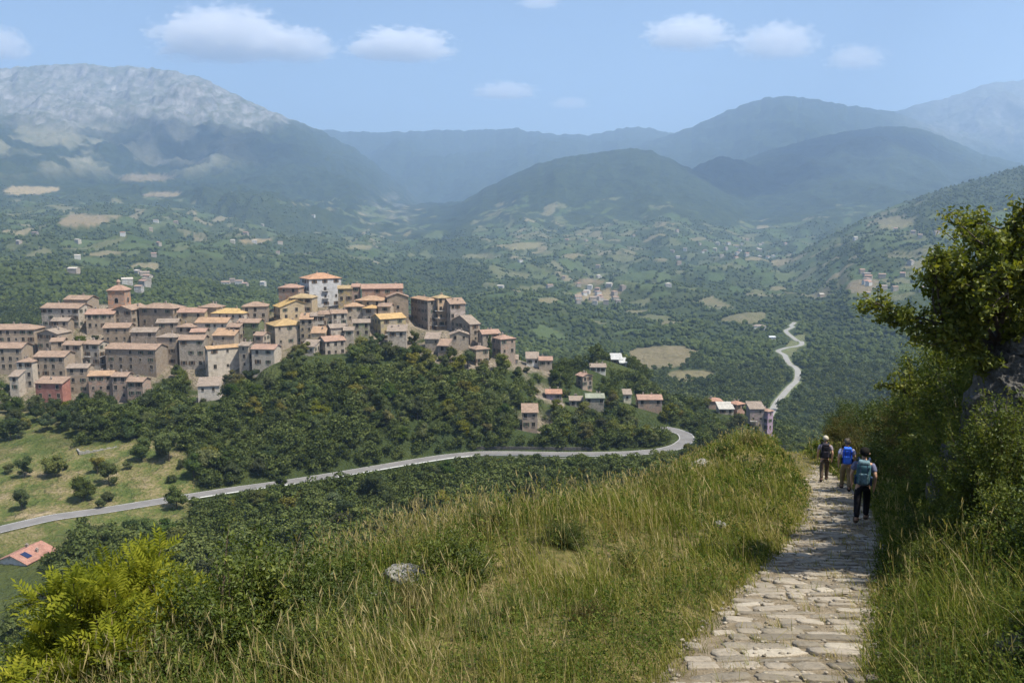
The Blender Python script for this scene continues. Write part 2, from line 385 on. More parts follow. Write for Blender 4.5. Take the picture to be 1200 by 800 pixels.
# ------------------------------------------------------------------ valley, village ridge, foothills: sections (y, z) under columns of the picture
COLS = {
 -400: [(100,-85),(190,-82),(250,-74),(310,-66),(370,-50),(450,-60),(600,-80),(800,-80),(1500,-40),(2500,60),(3500,180),(4500,400)],
 0: [(100,-80),(150,-80),(200,-77),(230,-74.5),(260,-71),(310,-66),(345,-56),(370,-51),(400,-56),(500,-82),(650,-92),(800,-88),(1100,-70),(1500,-58),(2500,10),(3200,80),(4200,230)],
 130: [(100,-80),(150,-80),(200,-78),(225,-76),(260,-71),(310,-62),(360,-44),(380,-44),(420,-55),(520,-85),(650,-98),(800,-96),(1100,-84),(1500,-74),(2500,-5),(3200,70),(4200,210)],
 300: [(100,-80),(150,-80),(200,-79),(240,-76),(275,-68),(310,-56),(360,-40),(380,-40),(430,-58),(550,-100),(800,-125),(1100,-120),(1600,-105),(2500,-65),(3200,-10),(4200,110)],
 370: [(100,-80),(150,-80),(200,-79),(248,-76),(280,-66),(310,-54),(365,-35),(385,-36),(430,-56),(550,-103),(800,-133),(1100,-132),(1650,-120),(2550,-85),(3500,-30),(4600,100)],
 450: [(100,-80),(200,-79),(255,-76),(285,-65),(310,-55),(360,-39),(380,-39),(430,-60),(550,-105),(800,-140),(1100,-142),(1700,-136),(2600,-104),(3800,-45),(5000,90)],
 520: [(100,-80),(200,-79),(263,-76),(290,-66),(315,-56),(345,-46),(370,-45),(430,-70),(550,-112),(800,-143),(1100,-144),(1700,-140),(2600,-104),(3800,-40),(5000,60)],
 600: [(100,-80),(200,-79),(268,-76),(290,-69),(320,-60),(345,-57),(370,-58),(430,-80),(560,-120),(800,-147),(1100,-146),(1600,-143),(2200,-138),(2800,-105),(3500,-20),(4500,150)],
 700: [(100,-80),(200,-79),(272,-76),(300,-74),(340,-71),(370,-72),(430,-90),(560,-125),(800,-148),(1100,-147),(1600,-146),(2200,-135),(2800,-105),(3500,20),(4300,200)],
 800: [(100,-80),(200,-80),(285,-76.5),(310,-80),(350,-86),(400,-91),(500,-110),(650,-140),(800,-149),(1100,-148),(1600,-147),(2200,-142),(2800,-110),(3500,-20),(4300,160)],
 900: [(100,-76),(200,-85),(285,-88),(380,-94),(450,-111),(560,-138),(700,-149),(1100,-148.5),(1600,-148),(2200,-146),(2900,-115),(3800,-10),(5000,200)],
 1000: [(100,-60),(200,-90),(300,-105),(400,-125),(560,-145),(700,-149),(1100,-148),(1500,-146),(2200,-132),(2600,-100),(3500,-30),(5000,200)],
 1100: [(100,-45),(200,-80),(300,-110),(560,-142),(800,-147),(1100,-140),(1400,-125),(1900,-85),(2400,20),(3500,40),(5000,240)],
 1200: [(100,-35),(200,-70),(300,-105),(600,-138),(900,-135),(1300,-105),(1700,-55),(2300,80),(2700,90),(3500,110),(5000,300)],
 1650: [(100,-20),(200,-50),(300,-80),(600,-110),(900,-90),(1300,-20),(1700,60),(2300,220),(2700,240),(3500,260),(5000,500)],
}
_cx = np.array([acol(k) for k in COLS]); _LY = np.linspace(math.log(90), math.log(5200), 260)
_tab = np.array([np.interp(np.exp(_LY), [p[0] for p in v], [p[1] for p in v]) for v in COLS.values()])
_ga_ = np.linspace(_cx[0], _cx[-1], 420)
_T = np.array([np.interp(_ga_, _cx, _tab[:, j]) for j in range(_tab.shape[1])])    # rows y, cols a
def _blur(M, n, ax):
    for _ in range(n):
        P = np.pad(M, [(1, 1) if i == ax else (0, 0) for i in range(2)], mode='edge')
        M = (P.take(range(0, M.shape[ax]), ax) + 2 * M + P.take(range(2, M.shape[ax] + 2), ax)) / 4
    return M
_T = _blur(_blur(_T, 60, 1), 2, 0)
def table_z(x, y):
    yy = np.clip(y, 95, 5100); a = np.clip(x / np.maximum(yy, 1), _ga_[0], _ga_[-1])
    fy = np.clip((np.log(yy) - _LY[0]) / (_LY[1] - _LY[0]), 0, len(_LY) - 1.001)
    fa = np.clip((a - _ga_[0]) / (_ga_[1] - _ga_[0]), 0, len(_ga_) - 1.001)
    i = fy.astype(int); j = fa.astype(int); u = fy - i; v = fa - j
    return (_T[i, j] * (1 - u) + _T[i + 1, j] * u) * (1 - v) + (_T[i, j + 1] * (1 - u) + _T[i + 1, j + 1] * u) * v

# mountain ranges: (crest distance, depth of the near flank, height of its foot, crest line)
RIDGES = [
 (6500, 3100, 120, .55, [(-400,92),(-100,86),(0,80),(50,76),(100,74),(125,78),(150,77),(200,82),(240,92),(265,105),(300,122),(330,135),(370,150),(420,176),(500,240),(560,300)]),
 (9500, 4200, -40, .35, [(-300,170),(200,158),(340,149),(370,151),(430,155),(500,153),(560,152),(600,150),(640,156),(690,158),(715,153),(740,148),(760,150),(790,156),(830,164),(900,180),(1000,200)]),
 (8000, 3000, 60, .35, [(560,240),(700,185),(760,165),(790,156),(830,140),(855,128),(880,119),(910,112),(930,113),(950,115),(990,122),(1050,131),(1100,150),(1200,180),(1400,240)]),
 (9800, 3600, 60, .4, [(900,190),(1000,150),(1050,131),(1075,122),(1090,118),(1110,115),(1130,107),(1150,100),(1160,97),(1200,93),(1400,88),(1700,110)]),
 (4500, 1700, -70, .22, [(440,330),(500,272),(530,243),(565,222),(600,205),(625,193),(650,186),(700,178),(740,173),(765,177),(790,188),(830,206),(870,225),(950,262),(1050,320)]),
 (5000, 1500, -60, .2, [(760,240),(800,205),(820,192),(845,182),(870,188),(900,200),(960,235),(1020,290)]),
 (5800, 2500, -40, .25, [(780,240),(820,205),(850,194),(900,176),(930,168),(960,160),(1000,152),(1030,149),(1060,147),(1090,154),(1120,166),(1150,180),(1200,192),(1300,205),(1500,190)]),
 (2450, 1300, -120, .12, [(860,340),(900,315),(950,288),(1000,262),(1050,240),(1090,226),(1130,214),(1165,204),(1200,194),(1400,150),(1700,120)]),
]
def H(x, y):
    x = np.asarray(x, float); y = np.asarray(y, float)
    yy = np.maximum(y, 30.0); a = x / yy
    base = table_z(x, yy)
    und = (fbm(x / 420, y / 420, 4) * (14 + 10 * sstep(1200, 2200, yy)) + (ridged(x / 330 + 3, y / 420, 3) - .5) * (12 + 14 * sstep(1200, 2200, yy))) * sstep(600, 1300, yy) + fbm(x / 60, y / 60, 3) * 1.6 * sstep(130, 400, yy)
    z = base + und
    for k, (D, L, zf, rough, line) in enumerate(RIDGES):
        line = np.array(line, float)
        aa = acol(line[:, 0], line[:, 1])
        Dv = D * (1 + .06 * fbm(a * 3.1 + 11 * k, a * 0 + 5.5 * k, 2))
        zc = np.interp(a, aa, slope(line[:, 1]))
        jag = perlin(a * 85 + 3 * k, a * 0 + k) * .5 + perlin(a * 210, a * 0 + 7 + k) * .3
        zc = (zc + jag * (.0042 if rough > .3 else .0025)) * Dv
        zf = np.minimum(zf, table_z(a * (D - L), a * 0 + (D - L)) + 10)
        t = (Dv - yy) / L
        tf = np.clip(t, 0, 1.3)
        g = 1 - np.clip(1 - tf, -1, 1) * np.abs(np.clip(1 - tf, -1, 1)) ** .45
        zr = np.where(t >= 0, zc - np.maximum(zc - zf, .1 * L) * g, zc + t * L * .55)
        zr = zr - np.maximum(t - 1.0, 0) * L * .5
        # spurs and gullies running down the flank
        sc = D / 5.5
        w = ridged(x / sc + .25 * k, y / (sc * 2.2), 3, .55)
        w2 = ridged(x / (sc * .22), y / (sc * .34) + k, 4, .6)
        env = sstep(.02, .3, t) * (1 - .6 * sstep(.8, 1.3, t))
        amp = np.maximum(zc - zf, 0)
        zr = zr + (w - .35) * amp * (.10 if k == 0 else .13) * env + (w2 - .3) * amp * rough * .07 * sstep(.0, .08, t)
        z = smax(z, zr, 16 if D < 3000 else 30)
    # road bench
    nr = near_z(x, y)
    wn = sstep(80, 165, y)
    nr2 = np.maximum(nr - 120 * wn, -400)
    return smax(nr2, z, 5.0) if True else z

ROADPX = [(-260,640),(-120,640),(-40,630),(0,620),(60,606),(120,598),(200,585),(270,574),(330,566),(400,555),(470,543),(520,535),(560,531),(600,531),(650,532),(700,532),(740,531),(775,528),(795,523),(806,515),(803,508),(788,503),(770,500),(750,497)]
ZR = -76.3
def _smooth_line(P, n):
    P = np.array(P, float); d = np.r_[0, np.cumsum(np.linalg.norm(np.diff(P[:, :2], axis=0), axis=1))]
    s = np.linspace(0, d[-1], n); Q = np.stack([np.interp(s, d, P[:, i]) for i in range(P.shape[1])], 1)
    for _ in range(6): Q[1:-1] = (Q[:-2] + 2 * Q[1:-1] + Q[2:]) / 4
    return Q
_rp = []
for px, py in ROADPX:
    zr = ZR + (.9 if px < 100 else 0)
    Y = zr / float(slope(py)); _rp.append((float(acol(px, py)) * Y, Y, zr))
ROAD = _smooth_line(_rp, 240)

def seg_dist(x, y, L, step=2):
    """distance of points to polyline L (n,3), and the line's z there"""
    best = np.full(x.shape, 1e9); zz = np.zeros(x.shape)
    for p, q in zip(L[:-step:step], L[step::step]):
        d = q - p; l2 = d[0] ** 2 + d[1] ** 2 + 1e-9
        t = np.clip(((x - p[0]) * d[0] + (y - p[1]) * d[1]) / l2, 0, 1)
        dd = np.hypot(x - p[0] - t * d[0], y - p[1] - t * d[1])
        m = dd < best; best = np.where(m, dd, best); zz = np.where(m, p[2] + t * d[2], zz)
    return best, zz

PAD_DZ = PADS[:, 2] - H(PADS[:, 0], PADS[:, 1])
def ground(x, y):
    z = H(x, y)
    m = (y > 170) & (y < 330) & (x > -330) & (x < 110)
    if np.any(m):
        d, zz = seg_dist(x[m], y[m], ROAD)
        w = 1 - sstep(4.2, 9.0, d)
        z[m] = z[m] * (1 - w) + (zz - .12) * w
    # terraces the houses stand on
    m = (y > 275) & (y < 460) & (x > -300) & (x < 190)
    if np.any(m):
        xs, ys = x[m], y[m]; num = np.zeros(xs.shape); den = np.zeros(xs.shape); mx_ = np.zeros(xs.shape)
        for (hx, hy, hz), dz in zip(PADS, PAD_DZ):
            g = np.exp(-((xs - hx) / 11) ** 2 - ((ys - hy) / 9) ** 2)
            num += g * dz; den += g; mx_ = np.maximum(mx_, g)
        z[m] = z[m] + num / (den + 1e-6) * np.clip(den / .45, 0, 1)
    return z

# ------------------------------------------------------------------ the sheet of land
OY = 20.0
NR, NA = 1080, 940
Rr = np.concatenate([np.geomspace(11.5, 2400, 640, endpoint=False), np.geomspace(2400, 13500, NR - 640)])
Aa = np.linspace(-1.02, 1.12, NA)
GX = Rr[:, None] * Aa[None, :]
GYY = np.repeat(Rr[:, None] - OY, NA, 1)
GZ = ground(GX, GYY)
def Hs(x, y):
    """bilinear lookup in the sheet"""
    x = np.asarray(x, float); r = np.clip(np.asarray(y, float) + OY, Rr[0], Rr[-1] * .999)
    i = np.clip(np.searchsorted(Rr, r) - 1, 0, NR - 2); u = (r - Rr[i]) / (Rr[i + 1] - Rr[i])
    fa = np.clip((x / r - Aa[0]) / (Aa[1] - Aa[0]), 0, NA - 1.001); j = fa.astype(int); v = fa - j
    return (GZ[i, j] * (1 - u) + GZ[i + 1, j] * u) * (1 - v) + (GZ[i, j + 1] * (1 - u) + GZ[i + 1, j + 1] * u) * v
def visible(x, y, z, n=60, tol=1.0):
    """is the point seen from the camera over the bare land"""
    ts = np.geomspace(.02, .97, n); ok = np.ones(x.shape, bool)
    for t in ts:
        ok &= (y * t < 9) | (Hs(x * t, y * t) < z * t + tol * t)
    return ok
def on_ground(px, py, y0=120, y1=4000):
    """first hit of the ray through a pixel with the land"""
    ys = np.geomspace(y0, y1, 900); a = float(acol(px, py)); s = float(slope(py))
    h = Hs(a * ys, ys) - s * ys
    k = np.argmax(h > 0) if np.any(h > 0) else len(ys) - 1
    return Vector((a * ys[k], ys[k], float(Hs(a * ys[k], ys[k]))))

PX, PY = project(GX, GYY.clip(5), GZ)
# farm plots of the valley: a patchwork of cells, each field or wood
def plots(x, y):
    gx, gy = x / 46 + .8 * fbm(x / 160, y / 160, 2), y / 74 + .8 * fbm(x / 160 + 9, y / 160, 2); ix, iy = np.floor(gx), np.floor(gy)
    b1 = np.full(gx.shape, 9.); b2 = np.full(gx.shape, 9.); r1 = np.zeros(gx.shape); r2 = np.zeros(gx.shape)
    for di in (-1, 0, 1):
        for dj in (-1, 0, 1):
            a, b = (ix + di).astype(np.int64), (iy + dj).astype(np.int64); h = _perm[(a + _perm[b & 4095]) & 4095]
            d = np.hypot(gx - (ix + di + .5 + .42 * _gx[h]), gy - (iy + dj + .5 + .42 * _gy[h])); m = d < b1
            b2 = np.where(m, b1, np.minimum(b2, d)); r1 = np.where(m, (h % 97) / 97., r1); r2 = np.where(m, (h % 61) / 61., r2); b1 = np.where(m, d, b1)
    return r1, r2, b2 - b1
# land cover, as attributes of the land itself
FIELDS = [(772,418,42,13,.55),(803,440,30,7,.5),(700,346,26,8,.8),(690,330,18,4,.6),(35,223,33,5,.95),(98,258,28,7,.7),(172,208,32,4,.6),(190,228,22,3,.7),
 (615,288,22,4,.45),(1050,262,20,6,.45),(1010,335,18,7,.6),(930,405,9,12,.35),(300,282,18,3,.8),(640,352,14,3,.5),(420,290,16,3,.45),(560,300,18,3,.4)]
farm = np.zeros_like(GZ); ftan = np.full_like(GZ, .5)
far = sstep(430, 520, GYY)
wx = fbm(GX / 70, GYY / 70, 4) * .75
for (fx, fy, rx, ry, tan) in FIELDS:
    d = (np.abs((PX - fx + .8 * (PY - fy)) / rx) ** 3.2 + np.abs((PY - fy) / ry) ** 3.2) + wx
    m = (1 - sstep(.75, 1.05, d)) * far
    ftan = np.where(m > farm, tan, ftan); farm = np.maximum(farm, m)
def band(x0, x1, y0, y1, s=30.):
    return sstep(x0 - s, x0 + s, PX) * (1 - sstep(x1 - s, x1 + s, PX)) * sstep(y0 - 14, y0 + 14, PY) * (1 - sstep(y1 - 14, y1 + 14, PY))
patch = (.75 * band(560, 1180, 262, 350) + .6 * band(0, 480, 235, 310, 40) + .35 * band(560, 800, 235, 270) + .4 * band(980, 1200, 240, 330) + .22 * band(620, 900, 345, 400)) * sstep(600, 900, GYY) * (1 - sstep(4200, 5200, GYY))
_sz = np.gradient(GZ, axis=0) / np.gradient(GYY, axis=0)
patch = np.clip(patch * 1.05, 0, .75) * (1 - .85 * sstep(.20, .34, np.abs(_blur(_sz, 8, 0))))
dense = sstep(2600, 4000, GYY)
rock = (1 - sstep(330, 420, PX)) * (1 - sstep(132, 160, PY + 16 * fbm(GX / 500, GYY / 500, 4))) * sstep(4000, 4600, GYY)
rock = np.maximum(rock, .75 * sstep(1020, 1130, PX) * (1 - sstep(150, 185, PY)) * sstep(7000, 7500, GYY))
rock = np.maximum(rock, .5 * np.exp(-((PX - 462) / 26) ** 2 - ((PY - 245) / 22) ** 2) * sstep(2500, 2800, GYY) * (fbm(GX / 90, GYY / 160, 3) > .1))
alp = ((1 - sstep(200, 330, PX)) * sstep(138, 152, PY) * (1 - sstep(186, 215, PY)) * sstep(2500, 3000, GYY)) * sstep(-.15, .25, fbm(GX / 330 + 3, GYY / 330, 4))
alp = np.maximum(alp, .8 * np.exp(-((PX - 255) / 26) ** 2 - ((PY - 183) / 14) ** 2) * sstep(-.1, .2, fbm(GX / 200, GYY / 200, 3)) * sstep(2500, 3000, GYY))
_mx = np.interp(PX, [-300, 0, 60, 130, 200, 235], [508, 530, 525, 518, 516, 520])
meadow = sstep(-6, 4, PY - _mx + 10 * fbm(GX / 18, GYY / 18, 3)) * (1 - sstep(205, 235, PX + 25 * fbm(GX / 25, GYY / 25, 2))) * sstep(195, 212, GYY) * (1 - sstep(300, 310, GYY))
meadow = np.maximum(meadow, .8 * sstep(185, 195, GYY) * (1 - sstep(300, 310, GYY)) * np.exp(-((PX - 30) / 60) ** 2) )
neargr = 1 - sstep(70, 110, GYY)
_pr1, plotc, _pe = plots(GX, GYY)
hit = ((_pr1 < patch) & (_pe > .10)).astype(float)
town = np.zeros_like(GZ); _m = (GYY > 290) & (GYY < 400) & (GX > -240) & (GX < 20)
_tx, _ty = GX[_m], GYY[_m]; _tv = np.zeros(_tx.shape)
for hx_, hy_, hz_ in PADS: _tv = np.maximum(_tv, np.exp(-((_tx - hx_) / 10) ** 2 - ((_ty - hy_) / 9) ** 2))
town[_m] = sstep(.25, .5, _tv + .25 * fbm(_tx / 6, _ty / 6, 3))
# ------------------------------------------------------------------ land material
def land_material():
    t = NT('land'); P = t.pos()
    n1 = t.noise(.02, 6, .6, P); n2 = t.noise(.11, 4, .6, P); n3 = t.noise(.006, 5, .6, P); nf = t.noise(1.3, 6, .65, P)
    forest = t.ramp(t.math('ADD', t.math('MULTIPLY', n1, .6), t.math('MULTIPLY', n2, .4)), [(.3, (.022, .032, .010)), (.5, (.045, .058, .017)), (.7, (.085, .095, .03))])
    forest = t.mix(t.ramp(n3, [(.4, 0), (.62, .55)]), forest, (.035, .055, .022))
    forest = t.mix(t.attr('dense'), forest, t.mix(t.ramp(n1, [(.35, 0), (.65, 1)]), (.014, .024, .011), (.034, .05, .020)))
    plot = t.ramp(t.attr('plotc'), [(0, (.05, .078, .024)), (.35, (.078, .105, .036)), (.6, (.115, .122, .055)), (.85, (.165, .145, .082)), (1, (.24, .195, .115))])
    plot = t.mix(t.ramp(n2, [(.35, 0), (.7, .5)]), plot, (.075, .095, .035))
    col = t.mix(t.attr('hit'), forest, plot)
    ff = t.ramp(t.attr('ftan'), [(.25, (.085, .125, .04)), (.45, (.19, .17, .085)), (.6, (.19, .15, .09)), (.8, (.25, .195, .11)), (1, (.33, .255, .135))])
    ff = t.mix(t.ramp(n2, [(.4, 0), (.75, .6)]), ff, (.11, .105, .055))
    col = t.mix(t.attr('farm'), col, ff)
    alp = t.ramp(n1, [(.3, (.12, .125, .07)), (.7, (.22, .20, .13))])
    col = t.mix(t.attr('alp'), col, alp)
    rn = t.noise(.012, 8, .7, P); rm = t.n('ShaderNodeMapping'); t.l(P, rm.inputs[0]); rm.inputs['Scale'].default_value = (.022, .0045, .006); rn2 = t.noise(1.0, 8, .72, rm.outputs[0], .4)
    rk = t.ramp(t.math('ADD', t.math('MULTIPLY', rn, .5), t.math('MULTIPLY', rn2, .5)), [(.38, (.05, .06, .035)), (.46, (.12, .12, .10)), (.56, (.24, .232, .215)), (.68, (.38, .365, .335))])
    geo = t.n('ShaderNodeNewGeometry'); sx = t.n('ShaderNodeSeparateXYZ'); t.l(geo.outputs['Normal'], sx.inputs[0])
    grs = t.math('MULTIPLY', t.ramp(sx.outputs[2], [(.72, 0), (.9, .75)]), t.ramp(rn2, [(.35, 1), (.6, .2)]))
    rk = t.mix(grs, rk, (.10, .115, .06))
    col = t.mix(t.attr('rock'), col, rk)
    md = t.ramp(t.math('ADD', t.math('MULTIPLY', n2, .6), t.math('MULTIPLY', nf, .4)), [(.34, (.045, .068, .018)), (.455, (.085, .108, .03)), (.53, (.145, .135, .052)), (.595, (.225, .182, .10)), (.69, (.34, .27, .18))])
    col = t.mix(t.attr('meadow'), col, md)
    tw = t.ramp(t.math('ADD', t.math('MULTIPLY', n2, .5), t.math('MULTIPLY', nf, .5)), [(.38, (.10, .10, .05)), (.5, (.20, .165, .125)), (.65, (.32, .27, .21))])
    col = t.mix(t.attr('town'), col, tw)
    nn = t.noise(7.5, 8, .72, P); ng = t.noise(.35, 4, .6, P)
    nc = t.ramp(t.math('ADD', t.math('MULTIPLY', nn, .55), t.math('MULTIPLY', ng, .45)), [(.32, (.03, .035, .012)), (.45, (.075, .075, .025)), (.55, (.15, .12, .055)), (.68, (.24, .19, .10))])
    col = t.mix(t.attr('near'), col, nc)
    b = t.bump(t.math('ADD', t.noise(.055, 6, .7, P), t.math('MULTIPLY', n1, .7)), 1.0, 9.0)
    return t.done(col, .95, b, .1)
M_land = land_material()
_idx = np.arange(NR * NA, dtype=np.int32).reshape(NR, NA)
def land_piece(name, r0, r1):
    V = np.stack([GX[r0:r1], GYY[r0:r1], GZ[r0:r1]], -1).reshape(-1, 3)
    I = _idx[:r1 - r0]
    Fq = np.stack([I[:-1, :-1], I[:-1, 1:], I[1:, 1:], I[1:, :-1]], -1).reshape(-1, 4)
    at_ = {k: v[r0:r1].ravel() for k, v in dict(farm=farm, ftan=ftan, hit=hit, plotc=plotc, town=town, dense=dense, rock=rock, alp=alp, meadow=meadow, near=neargr).items()}
    return tag(add(name, raw_mesh(name, V, [Fq], [M_land], at_, smooth=True)), kind='structure')
_ra = int(np.searchsorted(Rr, 470)); _rb = int(np.searchsorted(Rr, 3600))
land_piece('ground', 0, _ra + 1); land_piece('hills', _ra, _rb + 1); land_piece('mountains', _rb, NR)

# ------------------------------------------------------------------ roads
def strip(name, L, offs, zoff, mat):
    """sheet along polyline L between lateral offsets offs=(a,b)"""
    T = np.gradient(L[:, :2], axis=0); T /= np.linalg.norm(T, axis=1, keepdims=True) + 1e-9
    N = np.stack([T[:, 1], -T[:, 0]], 1)
    n = len(L); V = []
    for o in offs: V.append(np.c_[L[:, :2] + N * o, L[:, 2] + zoff])
    V = np.stack(V, 1).reshape(-1, 3); k = len(offs); I = np.arange(n * k).reshape(n, k)
    Fq = np.stack([I[:-1, :-1], I[:-1, 1:], I[1:, 1:], I[1:, :-1]], -1).reshape(-1, 4)
    return raw_mesh(name, V, [Fq], [mat])
def asphalt(name, c):
    t = NT(name); P = t.pos(); n = t.noise(.25, 5, .6, P); n2 = t.noise(14, 3, .6, P)
    col = t.ramp(t.math('ADD', t.math('MULTIPLY', n, .7), t.math('MULTIPLY', n2, .3)), [(.3, [k * .75 for k in c]), (.7, [k * 1.25 for k in c])])
    return t.done(col, .85, None, .25)
M_asph = asphalt('sun_bleached_asphalt', (.17, .162, .155)); M_line = simple('road_paint', (.55, .55, .53), .6, .15, 2.)
M_pale = asphalt('pale_road', (.25, .24, .22))
tag(add('road', strip('road', ROAD, (-2.8, -1.1, 1.1, 2.8), .02, M_asph)), kind='structure')
tag(add('road_marking', strip('road_marking', ROAD, (-2.55, -2.42), .026, M_line)), kind='structure')
tag(add('road_marking', strip('road_marking', ROAD, (2.42, 2.55), .026, M_line)), kind='structure')
FARPX = [(900,500),(905,490),(908,481),(911,474),(914,469),(925,458),(933,449),(935,442),(935,436),(930,430),(925,426),(922,421),(920,417),(914,415),(911,413),(920,411),(932,409.5),(940,407),(939,403.5),(934,401),(929,398.5),(922,395.5),(920,393),(924,391),(930,388.5),(926,386),(931,383)]
_fp = []
_fy = np.interp([p[1] for p in FARPX], [383, 420, 450, 480, 500], [1230, 905, 775, 668, 610])
for (px, py), Yf in zip(FARPX, _fy):
    _x = float(acol(px, py)) * Yf; _fp.append((_x, Yf, float(slope(py)) * Yf))
FAR = _smooth_line(_fp, 200)
# the valley road runs on its own low embankment
FARg = FAR.copy(); FARg[:, 2] = Hs(FAR[:, 0], FAR[:, 1])
FAR[:, 2] = np.maximum(FARg[:, 2] + .5, np.minimum(FAR[:, 2], FARg[:, 2] + 4))
def embank(L, w, name, mat):
    T = np.gradient(L[:, :2], axis=0); T /= np.linalg.norm(T, axis=1, keepdims=True) + 1e-9
    N = np.stack([T[:, 1], -T[:, 0]], 1); V = []
    for o, dz in ((-w * 2.6, -7), (-w, -.1), (w, -.1), (w * 2.6, -7)):
        V.append(np.c_[L[:, :2] + N * o, L[:, 2] + dz])
    V = np.stack(V, 1).reshape(-1, 3); I = np.arange(len(V)).reshape(-1, 4)
    Fq = np.stack([I[:-1, :-1], I[:-1, 1:], I[1:, 1:], I[1:, :-1]], -1).reshape(-1, 4)
    return raw_mesh(name, V, [Fq], [mat])
M_verge = simple('grassy_verge', (.10, .115, .045), .95, .4, .2)
tag(add('embankment', embank(FAR, 4.2, 'embankment', M_verge)), kind='structure')
tag(add('road', strip('road', FAR, (-2.8, 0, 2.8), .05, M_pale)), kind='structure')

# ------------------------------------------------------------------ light, sky, air, camera
SUN_EL, SUN_AZ = R(61), R(116)          # azimuth from +Y (ahead) clockwise towards +X (right)
sd = Vector((math.sin(SUN_AZ) * math.cos(SUN_EL), math.cos(SUN_AZ) * math.cos(SUN_EL), math.sin(SUN_EL)))
W = bpy.data.worlds.new('World'); SC.world = W; W.use_nodes = True
wt = W.node_tree; bg = wt.nodes['Background']
sky = wt.nodes.new('ShaderNodeTexSky'); sky.sky_type = 'NISHITA'; sky.sun_disc = False
sky.sun_elevation = SUN_EL; sky.sun_rotation = SUN_AZ; sky.altitude = 700; sky.air_density = 1.0; sky.dust_density = 2.2; sky.ozone_density = 1.6
wt.links.new(sky.outputs[0], bg.inputs[0]); bg.inputs[1].default_value = .09
sl = bpy.data.lights.new('sun', 'SUN'); sl.energy = 4.6; sl.angle = R(.53); sl.color = (1, .94, .82)
so = bpy.data.objects.new('sun', sl); COL.objects.link(so); so.rotation_euler = (-sd).to_track_quat('-Z', 'Y').to_euler(); so.location = (60, -40, 120)

HAZE_D = 1.3e-4
mh = bpy.data.materials.new('haze_air'); mh.use_nodes = True; mh.node_tree.nodes.clear()
ho = mh.node_tree.nodes.new('ShaderNodeOutputMaterial'); hv = mh.node_tree.nodes.new('ShaderNodeVolumePrincipled')
hv.inputs['Color'].default_value = (.50, .70, .99, 1); hv.inputs['Density'].default_value = HAZE_D; hv.inputs['Anisotropy'].default_value = .25
mh.node_tree.links.new(hv.outputs[0], ho.inputs['Volume'])
HZ_TOP = float(GZ.max()) + 25
hb = MB(); z0 = float(GZ.min()) - 1.0; hb.box((600, 6700, (z0 + HZ_TOP) / 2), (33000, 13900, HZ_TOP - z0))
tag(hb.build('haze', mh), kind='stuff')

cam = bpy.data.cameras.new('camera'); cam.sensor_width = 36; cam.sensor_fit = 'HORIZONTAL'; cam.lens = 36 * F / 1200
cam.clip_start = .1; cam.clip_end = 60000
co = bpy.data.objects.new('camera', cam); COL.objects.link(co); co.location = (0, 0, 0); co.rotation_euler = (R(90) - PITCH, 0, 0)
SC.camera = co
vs = SC.view_settings; vs.view_transform = 'Standard'; vs.look = 'None'; vs.exposure = 0.88; vs.gamma = 1.0; vs.use_curve_mapping = False
SC.render.engine = 'CYCLES'
cy = SC.cycles; cy.use_denoising = True; cy.denoiser = 'OPENIMAGEDENOISE'; cy.use_adaptive_sampling = True; cy.adaptive_threshold = .02
cy.max_bounces = 5; cy.diffuse_bounces = 2; cy.glossy_bounces = 2; cy.transmission_bounces = 3; cy.transparent_max_bounces = 6; cy.volume_bounces = 0
cy.sample_clamp_indirect = 6; cy.caustics_reflective = False; cy.caustics_refractive = False
# ------------------------------------------------------------------ buildings
def obj_color(t): return t.n('ShaderNodeObjectInfo').outputs['Color']
def wall_material():
    t = NT('stone_and_plaster_wall'); O = t.obj()
    n = t.noise(.55, 6, .65, O); n2 = t.noise(3.2, 5, .65, O)
    rnd = t.n('ShaderNodeObjectInfo').outputs['Random']
    f = t.ramp(t.math('ADD', t.math('MULTIPLY', n, .6), t.math('MULTIPLY', n2, .4)), [(.32, .5), (.5, .95), (.66, 1.25)])
    col = t.mix(1.0, obj_color(t), f, 'MULTIPLY')
    # bare stone patches where plaster has gone
    sp = t.ramp(t.math('ADD', n, t.math('MULTIPLY', rnd, .25)), [(.62, 0), (.70, .8)])
    stone = t.ramp(t.noise(2.2, 4, .7, O), [(.35, (.13, .11, .09)), (.65, (.34, .29, .24))])
    col = t.mix(sp, col, stone)
    return t.done(col, .92, t.bump(n2, .5, .05), .15)
def roof_material():
    t = NT('weathered_clay_roof_tiles'); O = t.obj()
    wv = t.n('ShaderNodeTexWave', wave_type='BANDS', bands_direction='X'); wv.inputs['Scale'].default_value = 1.35; wv.inputs['Distortion'].default_value = .6
    t.l(O, wv.inputs['Vector'])
    n = t.noise(.7, 5, .7, O); n2 = t.noise(5.0, 4, .7, O)
    f = t.ramp(t.math('ADD', t.math('MULTIPLY', n, .45), t.math('MULTIPLY', n2, .55)), [(.34, .45), (.5, 1.0), (.64, 1.45)])
    col = t.mix(1.0, obj_color(t), f, 'MULTIPLY')
    li = t.ramp(t.noise(1.6, 5, .7, O), [(.56, 0), (.7, .55)])
    col = t.mix(li, col, (.30, .27, .21))
    return t.done(col, .9, t.bump(wv.outputs['Fac'], .6, .07), .15)
M_wall = wall_material(); M_roof = roof_material()
M_frame = simple('stone_surround', (.30, .26, .21), .85, .2, 3.); M_glass = NT('dark_window_pane').done((.012, .012, .013), .35, None, .2)
M_shut = {k: simple('shutter_' + k, c, .7, .2, 4.) for k, c in dict(brown=(.10, .06, .035), green=(.045, .075, .05), grey=(.17, .17, .17)).items()}
M_rail = simple('dark_iron', (.06, .06, .06), .5, .2, 5.); M_slab = simple('balcony_concrete', (.45, .43, .40), .85, .15, 2.)
